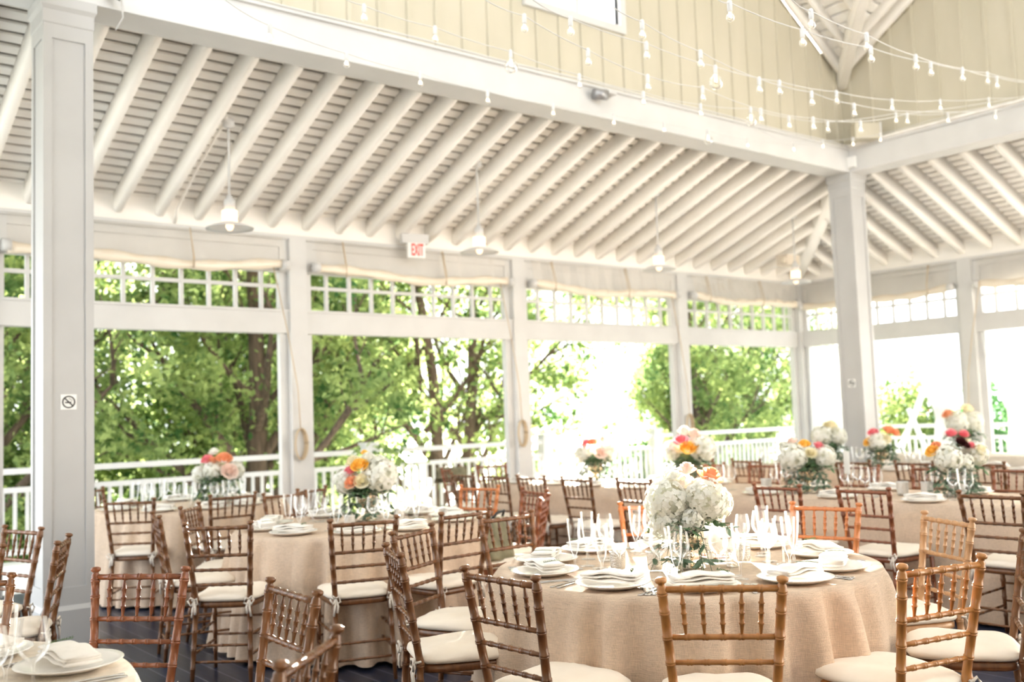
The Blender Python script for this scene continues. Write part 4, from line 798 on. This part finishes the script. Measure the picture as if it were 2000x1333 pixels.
def setting(c, ang, rp, short, tname, level=3, z=ZT, n_glass=3, flip=1):
    """ang: outward direction of the seat; level 3 full, 2 no cutlery, 1 plate+glasses"""
    ca, sa = math.cos(ang), math.sin(ang); tx, ty = -sa, ca; jz = rng.uniform(-.06, .06)
    def P(r, t): return c[0] + ca * r + tx * t, c[1] + sa * r + ty * t
    G = 'tableware on the ' + tname; where = short
    x, y = P(rp, 0); put('charger_plate', PL, 'white charger plate before the %s' % where, 'plate', x, y, z + .001, ang, G + ', plates')
    put('napkin', NK, 'ivory napkin on the plate before the %s' % where, 'napkin', x, y, z + (.0 if level > 0 else 0), ang + PI / 2 + jz + .12, G + ', napkins')
    if level >= 2: xs, ys = P(rp - .01, .085 * flip); put('herb_sprig', SG, 'green herb sprig tucked in the napkin before the %s' % where, 'herb sprig', xs, ys, z + .066, ang + .4, G + ', sprigs')
    if level >= 3:
        for me, nm, t in ((FK, 'fork', -.19), (FK, 'salad_fork', -.222), (KN, 'knife', .185), (SP, 'spoon', .215)):
            xs, ys = P(rp + .01, t); put(nm, me, 'steel %s beside the plate before the %s' % (nm.replace('_', ' '), where), 'cutlery', xs, ys, z + .001, ang - PI / 2 + PI + rng.uniform(-.03, .03), G + ', cutlery')
    for k, (me, nm, r, t) in enumerate(((WG, 'wine_glass', -.235, .10), (FL, 'champagne_flute', -.20, .185), (WG2, 'white_wine_glass', -.30, .17))[:n_glass]):
        xs, ys = P(rp + r + rng.uniform(-.01, .01), t + rng.uniform(-.01, .01))
        o = put(nm, me, '%s set for the %s' % (nm.replace('_', ' '), where), 'glass', xs, ys, z + .001, 0, G + ', glasses')
def seats(T, keys, tname, rp=.655, level=3):
    for k in keys:
        o, f, short = CHPOS[k]; ang = math.atan2(o[1] - T[1], o[0] - T[0]); setting(T, ang, rp, short, tname, level)
seats(T1, ['a1', 'a2', 'a3', 'a4', 'a5', 'a6', 'a7', 'a8', 'a9', 'a10'], 'hydrangea table')
seats(T2, ['b1', 'b2', 'b3', 'b4', 'b6', 'b8', 'b9', 'b10', 'b11'], 'middle round table', .65, 2)
seats(T3, ['c1', 'c5', 'c7'], 'far round table', .65, 1)
for a, nm in ((2.3, 'far table seat nearest the tree trunk'), (1.4, 'far table seat nearest the railing'), (.5, 'far table seat nearest the rope coil'), (-.25, 'empty side of the far table'), (3.1, 'pillar side of the far table')): setting(T3, a, .65, nm, 'far round table', 1)
seats(T4, ['d2'], 'corner table', .69, 3); seats(T4, ['d1'], 'corner table', .62, 3)
for me, nm, x, y, w_ in ((WG, 'wine_glass', .66, 2.86, 'large empty wine glass nearest the lens on the cut-off corner table'), (FL, 'champagne_flute', .63, 3.03, 'champagne flute behind the nearest wine glass on the corner table'), (FL, 'champagne_flute', .56, 3.10, 'champagne flute at the very edge of the view on the corner table'), (WG2, 'white_wine_glass', .58, 2.92, 'smaller wine glass beside the nearest one on the corner table')): put(nm, me, w_, 'glass', x, y, ZT + .001, 0, 'tableware on the corner table, glasses')
seats(T4, ['d4'], 'corner table', .62, 3)
for i in range(1, 9):
    o, f, short = CHPOS['e%d' % i]; setting((7.0, o[1]), PI, .38, short, 'long table', 1)
setting((7.0, 5.1), PI, .38, 'gap in the row behind the white hydrangeas', 'long table', 1)
for i in range(1, 6):
    o, f, short = CHPOS['f%d' % i]; setting((7.0, o[1]), 0, .38, short, 'long table', 1)
for i, y_ in enumerate((7.6, 6.95, 6.3, 5.65, 5.0, 4.35, 3.7)):
    nm = ('first', 'second', 'third', 'fourth', 'fifth', 'sixth', 'seventh')[i]
    setting((9.95, y_), PI, .38, nm + ' chair of the second row', 'second long table', 1, n_glass=2); setting((9.95, y_), 0, .38, nm + ' far place of the second long table', 'second long table', 0, n_glass=2)

# votives, jars, baskets
def votive(x, y, label, s=1.0, z=ZT):
    t = thing('votive_holder', label, 'candle holder', (x, y, z + .001), group='votive holders'); MB().lathe([(0.001, .004), (.030 * s, .004), (.034 * s, .02), (.036 * s, .075 * s), (.039 * s, .082 * s), (.036 * s, .083 * s), (.032 * s, .07 * s), (.030 * s, .012), (.001, .010)], 24).build('cup', 'cut_glass', t)
    MB().lathe([(0.001, .045), (.022, .045), (.024, .043), (.024, .012), (.001, .012)], 16).build('candle', 'candle', t)
def polar(T, a, r): return T[0] + r * math.cos(a), T[1] + r * math.sin(a)
for (dx, dy), lb in (((-.21, -.02), 'dimpled glass votive holder beside the goblet vase stem, shaded side'), ((-.30, .12), 'clear votive holder with a candle behind the front glasses'), ((.22, -.16), 'silvery dimpled votive holder beside the wire basket'), ((-.12, -.10), 'silvery dimpled votive holder in front of the eucalyptus leaves')):
    votive(T1[0] + dx, T1[1] + dy, lb)
votive(T2[0] - .2, T2[1] - .2, 'votive holder before the middle table bouquet'); votive(T2[0] + .25, T2[1] - .1, 'votive holder among glasses beside the middle table bouquet')
for i, (x, y) in enumerate(((7.1, 3.95), (7.05, 4.12), (6.95, 5.3))): votive(x, y, 'silver votive cup on the long table, %s' % ('nearest the dark-centred bouquet', 'next to the one nearest the dark-centred bouquet', 'beside the goblet bouquet')[i], 1.25)
tb = thing('tumbler', 'short clear tumbler in front of the goblet vase', 'glass', (T1[0] + .07, T1[1] - .22, ZT + .001)); MB().lathe([(.001, .003), (.026, .003), (.031, .08), (.029, .08), (.025, .008), (.001, .008)], 20).build('glass_body', 'glass', tb)
sh = thing('salt_shaker', 'small salt shaker beside the goblet vase foot', 'shaker', (T1[0] + .11, T1[1] - .06, ZT + .001)); MB().lathe([(.001, 0), (.014, 0), (.015, .03), (.011, .045)], 14).build('body', 'cut_glass', sh); MB().lathe([(.011, .045), (.012, .05), (.009, .058), (.001, .06)], 14).build('cap', 'steel', sh)
bk = thing('wire_basket', 'round wire bread basket behind the stemmed glasses', 'basket', (T1[0] + .24, T1[1] + .02, ZT + .001))
for z_, r_ in ((.006, .07), (.018, .074), (.10, .10)): MB().tube([(r_ * math.cos(a), r_ * math.sin(a), z_) for a in np.linspace(0, 2 * PI, 30)], .002, 5).build('hoop', 'red_wood', bk)
for k in range(26): a = 2 * PI * k / 26; MB().tube([(.07 * math.cos(a), .07 * math.sin(a), .006), (.10 * math.cos(a), .10 * math.sin(a), .10)], .0012, 4).build('wire', 'red_wood', bk)
nb = MB(); rings = []
for i in range(9):
    t = i / 8; rings.append([((.085 + .03 * math.sin(PI * t)) * (1 - t ** 3 * .95) * (1 + .16 * math.sin(5 * a + 3 * t)) * math.cos(a), (.085 + .03 * math.sin(PI * t)) * (1 - t ** 3 * .95) * (1 + .16 * math.sin(5 * a + 3 * t)) * math.sin(a), .03 + .15 * t) for a in np.linspace(0, 2 * PI, 28, endpoint=False)])
nb.loft(rings); o = nb.build('napkin_bundle', 'napkin'); o.location = (T1[0] + .24, T1[1] + .02, ZT + .001); tag(o, 'white napkin bundled in the wire bread basket', 'napkin')
mn = thing('menu_card', 'white printed card standing among the glasses on the long table', 'card', (6.95, 4.52, ZT), 0.9); MB().box((-.065, -.002, 0.16), (.065, .002, .34)).build('card', 'sign_white', mn); MB().tube([(0, 0, .17), (0, 0, .004)], .004, 6).build('holder', 'steel', mn); MB().lathe([(.001, .001), (.035, .001), (.03, .006), (.001, .008)], 16).build('holder_base', 'steel', mn)

# ---------------------------------------------------------------- flowers
def hydrangea_mesh(mat):
    n_ = 300; i = np.arange(n_) + .5; ph = np.arccos(1 - 2 * i / n_); th = PI * (1 + 5 ** .5) * i; N_ = np.stack([np.cos(th) * np.sin(ph), np.sin(th) * np.sin(ph), np.cos(ph)], 1)
    V = []
    for nn in N_:
        nn = nn + rng.normal(size=3) * .18; nn /= np.linalg.norm(nn); u = np.cross(nn, rng.normal(size=3)); u /= np.linalg.norm(u); w_ = np.cross(nn, u); c = nn * (.072 + .014 * rng.random())
        for k in range(4):
            a = k * PI / 2 + rng.uniform(-.2, .2); d = u * math.cos(a) + w_ * math.sin(a); e = -u * math.sin(a) + w_ * math.cos(a); s = .0125 * (0.8 + .4 * rng.random())
            V += [c, c + d * s * .6 + e * s * .55 + nn * .003, c + d * s * 1.25 + nn * .0005, c + d * s * .6 - e * s * .55 + nn * .003]
    return fast_quads('hydrangea', np.array(V), mat)
def core_mesh(mat): return MB().lathe([(.001, .058)] + [(.060 * math.sin(t), .060 * math.cos(t)) for t in np.linspace(.3, 2.85, 9)] + [(.001, -.07)], 14).mesh('core', mat)
def rose_mesh(mat, R_=.034):
    mb = MB(); r = random.Random(5)
    for layer, (k, rad, h, op) in enumerate(((3, .25, .95, .1), (4, .45, .9, .3), (5, .7, .75, .6), (6, 1.0, .5, 1.0))):
        for j in range(k):
            a0 = 2 * PI * j / k + layer * .6; wd = 2 * PI / k * 1.25; rings = []
            for s in range(5):
                t = s / 4; row = []
                for q in range(7):
                    a = a0 + wd * (q / 6 - .5) * (0.6 + .4 * math.sin(PI * (0.15 + .7 * t))); rr = R_ * (rad * (.35 + .65 * t ** .6) + op * .10 * t ** 3); zz = R_ * (h * 1.15 * t - .25 * (1 - h) - .05 * op * t ** 4 - .25 * t * abs(q / 6 - .5) ** 2)
                    row.append((rr * math.cos(a), rr * math.sin(a), zz))
                rings.append(row)
            mb.loft(rings, False, False, True, 0, False)
    return mb.mesh('rose', mat)
def dahlia_mesh(mat):
    V = []
    for i in range(110):
        ph = 1.25 * (i / 110) ** .6; th = i * 2.39996; d = np.array([math.cos(th) * math.sin(ph), math.sin(th) * math.sin(ph), math.cos(ph)]); e = np.cross(d, [0.1, .2, 1]); e /= np.linalg.norm(e); V += [d * .006, d * .024 + e * .0045, d * .042, d * .024 - e * .0045]
    return fast_quads('dahlia', np.array(V), mat)
def leaves_mesh(mat, n_, L, spread, droop, seed, stems=True):
    r = random.Random(seed); mb = MB()
    for k in range(n_):
        a = r.uniform(*spread); out = r.uniform(.5, 1.0); pts = []
        for s in range(6):
            t = s / 5; pts.append(np.array([math.cos(a) * (.03 + out * L * t), math.sin(a) * (.03 + out * L * t), .02 - droop * (t ** 1.5) * L + .03 * t]))
        if stems: mb.tube(pts, .0014, 4)
        for s in range(1, 6):
            for sg in (-1, 1):
                p = pts[s]; d = np.array([math.cos(a + sg * .9), math.sin(a + sg * .9), r.uniform(-.9, .2)]); d /= np.linalg.norm(d); ln_ = r.uniform(.042, .066); e = np.cross(d, [r.uniform(-.4, .4), r.uniform(-.4, .4), 1]); e /= np.linalg.norm(e); nn = np.cross(d, e)
                v = [p, p + d * ln_ * .3 + e * ln_ * .2 + nn * .002, p + d * ln_ * .7 + e * ln_ * .17 + nn * .002, p + d * ln_, p + d * ln_ * .7 - e * ln_ * .17 + nn * .002, p + d * ln_ * .3 - e * ln_ * .2 + nn * .002]
                mb.add(v, [(0, 1, 2, 3), (0, 3, 4, 5)], False)
    return mb.mesh('leaf_spray', mat)
noisy('flower_core', (0.66, 0.67, 0.54), (0.78, 0.78, 0.68), 0.9, (40, 40, 40)); FM = {'hw': (hydrangea_mesh('petal_white'), core_mesh('flower_core'))}
for nm in ('cream', 'peach', 'yellow', 'pink', 'blush', 'white', 'dark'): FM['r' + nm] = rose_mesh('petal_' + nm)
FM['dc'] = dahlia_mesh('petal_cream'); FM['dd'] = dahlia_mesh('petal_dark'); FM['dp'] = dahlia_mesh('petal_pink')
LV = [leaves_mesh('eucalyptus', 13, .17, (0, 2 * PI), 1.15, 1), leaves_mesh('dark_leaf', 9, .14, (0, 2 * PI), .5, 2), leaves_mesh('eucalyptus', 12, .19, (2.9, 5.0), 1.3, 3)]
GOB = MB().lathe([(.001, .0), (.050, .0), (.052, .003), (.030, .012), (.012, .022), (.009, .028), (.017, .036), (.020, .044), (.017, .052), (.010, .058), (.013, .064), (.040, .075), (.056, .10), (.060, .13), (.057, .165), (.060, .172), (.056, .172), (.053, .13), (.036, .082), (.001, .078)], 28).mesh('goblet_vase', 'mercury')
def bouquet(loc, spec, label, rz=0, vase='goblet', s=1.0, leaves=(0, 1, 2)):
    t = thing('flower_arrangement', label, 'flowers', loc, rz); t.scale = (s, s, s); zc = .185
    if vase == 'goblet': obj('goblet_vase', GOB, t)
    else: MB().lathe([(.001, 0), (.045, 0), (.05, .01), (.055, .14), (.052, .14), (.047, .012), (.001, .012)], 24).build('glass_vase', 'glass', t)
    for k in leaves: obj('leaf_spray', LV[k], t, (0, 0, zc), k * 1.3 if k < 2 else 0)
    MB().lathe([(.001, .06), (.05, .05), (.075, .02), (.07, -.01), (.03, -.03), (.001, -.03)], 14, (0, 0, zc)).build('greenery', 'dark_leaf', t)
    # spec axes: x = to the viewer's right, y = towards the viewer
    rd = Vector((.781, -.624, 0)); fd = Vector((-.624, -.781, 0))
    for kind, sx, sy, sz, sc_ in spec:
        p = rd * sx + fd * sy + Vector((0, 0, zc + sz)); d = Vector((p.x, p.y, sz + .05)) + fd * .05; q = d.to_track_quat('Z', 'Y')
        if kind == 'hw':
            h_ = obj('hydrangea', FM['hw'][0], t, p); h_.scale = (sc_,) * 3; c_ = obj('flower_core', FM['hw'][1], h_); h_.rotation_euler = (rng.uniform(0, 3), rng.uniform(0, 3), 0)
        else:
            o = obj('rose' if kind[0] == 'r' else 'dahlia', FM[kind], t, p); o.scale = (sc_,) * 3; o.rotation_mode = 'QUATERNION'; o.rotation_quaternion = q
    return t
bouquet((3.40, 3.03, ZT + .001), [('hw', -.085, .03, .075, 1.08), ('hw', .065, .055, .085, 1.02), ('hw', -.03, -.07, .12, .95), ('hw', .12, -.03, .06, .8), ('hw', -.10, .05, -.005, .75), ('rpeach', .085, .02, .155, 1.5), ('rblush', .005, .0, .19, 1.1), ('rwhite', -.05, .02, .17, .8), ('hw', .0, .085, .005, .6)], 'big white hydrangea arrangement with one peach ranunculus in a mottled gold goblet', s=1.12, leaves=(1, 2))
bouquet((3.66, 6.28, ZT + .001), [('hw', -.115, .03, .05, .95), ('hw', .085, .05, .075, 1.25), ('hw', .06, -.06, .11, 1.0), ('rcream', -.01, .11, .045, 1.35), ('rpeach', -.075, .10, .04, 1.2), ('rpink', -.085, .07, .10, 1.1), ('ryellow', -.025, .09, .13, 1.5), ('rcream', -.07, .02, .15, 1.4), ('rwhite', .02, .05, .17, 1.3), ('ryellow', -.01, .0, .205, .7), ('rblush', .13, 0, .12, 1.1)], 'arrangement with yellow, pink and peach roses between white hydrangeas on the middle table', s=1.2)
bouquet((3.66, 8.98, ZT + .001), [('hw', -.02, .05, .06, .9), ('hw', -.13, .0, .03, .8), ('rblush', .10, .08, .04, 1.8), ('rpeach', .06, .06, .13, 1.7), ('rpink', -.06, .06, .13, 1.3), ('rpeach', -.02, .07, .12, 1.1), ('hw', .12, -.03, .05, .8), ('rwhite', -.03, 0, .18, 1.2)], 'peach and pink rose arrangement over dark greenery on the far round table', s=1.25, vase='glass')
bouquet((7.0, 4.92, ZT + .001), [('hw', -.11, .05, .055, 1.15), ('hw', .105, .03, .05, 1.0), ('dc', 0, .09, .07, 1.35), ('ryellow', -.02, .03, .13, 1.2), ('rpink', .07, .04, .115, 1.1), ('rblush', -.09, 0, .15, 1.1), ('rwhite', -.15, 0, .13, 1.0)], 'arrangement with a cream dahlia between two white hydrangeas, in a goblet on the long table', s=1.2)
bouquet((7.15, 3.75, ZT + .001), [('hw', -.07, .08, .05, 1.0), ('hw', .12, .02, .07, .95), ('hw', .02, .06, .02, .8), ('dd', 0, .09, .13, 1.3), ('dd', .035, .08, .115, .9), ('dp', -.03, .04, .18, 1.3), ('dp', .05, .03, .175, 1.2), ('rpink', .075, .07, .12, .7), ('ryellow', -.15, .05, .09, 1.2), ('rpeach', -.12, .03, .12, 1.0), ('rcream', .12, .07, .09, 1.2)], 'arrangement with near-black dahlias and pink petals on the long table', s=1.2, vase='glass')
bouquet((7.1, 7.55, ZT + .001), [('hw', .10, .0, .06, 1.0), ('rblush', .03, .1, .05, 1.6), ('rpeach', -.02, .07, .13, 1.2), ('rpink', -.07, .05, .13, 1.0), ('hw', -.09, 0, .05, .9), ('rblush', .06, .02, .15, 1.2)], 'blush and peach arrangement in the glare at the far end of the long table', s=1.25)
bouquet((7.1, 6.30, ZT + .001), [('hw', .10, .04, .08, 1.2), ('hw', -.10, -.02, .07, .9), ('rpink', -.05, .08, .13, 1.5), ('ryellow', -.01, .1, .08, 1.6), ('ryellow', .04, .09, .08, 1.3), ('rblush', .05, .03, .17, 1.5), ('rwhite', -.01, .0, .19, 1.5)], 'arrangement with pink and yellow roses rising behind the big hydrangea vase', s=1.3)
bouquet((9.98, 6.05, ZT + .001), [('hw', -.05, .05, .05, 1.0), ('rcream', 0, .08, .06, 1.6), ('rpeach', .05, .05, .13, 1.6), ('rpeach', .10, .05, .11, 1.4), ('rpink', -.08, .05, .12, 1.3), ('ryellow', -.12, .03, .04, 1.2)], 'arrangement with a band of peach and pink roses on the second long table', s=1.25)
bouquet((9.98, 6.72, ZT + .001), [('hw', -.06, .03, .09, 1.1), ('hw', .08, .02, .08, 1.0), ('rcream', .02, .05, .17, 1.6), ('dc', -.02, .04, .17, 1.2)], 'all white and cream arrangement on the second long table', s=1.3)
bouquet((12.9, 6.62, ZT + .001), [('hw', -.06, .03, .10, 1.2), ('hw', .08, .02, .10, 1.1), ('rpeach', -.13, .03, .16, 1.5), ('rcream', .03, .03, .2, 1.6)], 'tall pale arrangement on the table by the curtained wall', s=1.5)

# small soft goods
bg_ = thing('shoulder_bag', 'olive canvas bag slumped on a chair between the two round tables', 'bag', (4.15, 5.42, .515), 0.6)
mb = MB(); rings = []
for i in range(12):
    t = i / 11; z = .27 * t; w_ = (.17 * (1 - .55 * t ** 2)); d_ = .11 * (1 - .6 * t)
    rings.append([(w_ * math.copysign(abs(math.cos(a)) ** .7, math.cos(a)) * (1 + .07 * math.sin(4 * a + 6 * t)), d_ * math.sin(a) * (1 + .12 * math.sin(7 * a + 9 * t)), z) for a in np.linspace(0, 2 * PI, 30, endpoint=False)])
mb.loft(rings); mb.build('bag_body', 'canvas_bag', bg_); MB().tube([(-.09, 0, .26), (-.06, -.03, .30), (.04, -.05, .31), (.09, -.02, .26)], .009, 6).build('strap', 'black', bg_)
sh_ = MB(); rings = []
for i in range(14):
    u = i / 13 - .5; row = []
    for j in range(12):
        t = j / 11; zz = .93 - .17 * abs(t - .4) * 1.9; row.append((u * .34 + .01 * math.sin(j), -.02 + (t - .4) * .16 + .012 * math.sin(u * 25 + j), zz))
    rings.append(row)
sh_.loft(rings, False, False, True, 0, False); o = sh_.build('shawl', 'canvas_bag'); o.location = (6.55, 9.37, 0); o.rotation_euler = (0, 0, -.35); tag(o, 'grey-olive shawl draped over a chair back at the end of the long table', 'shawl')
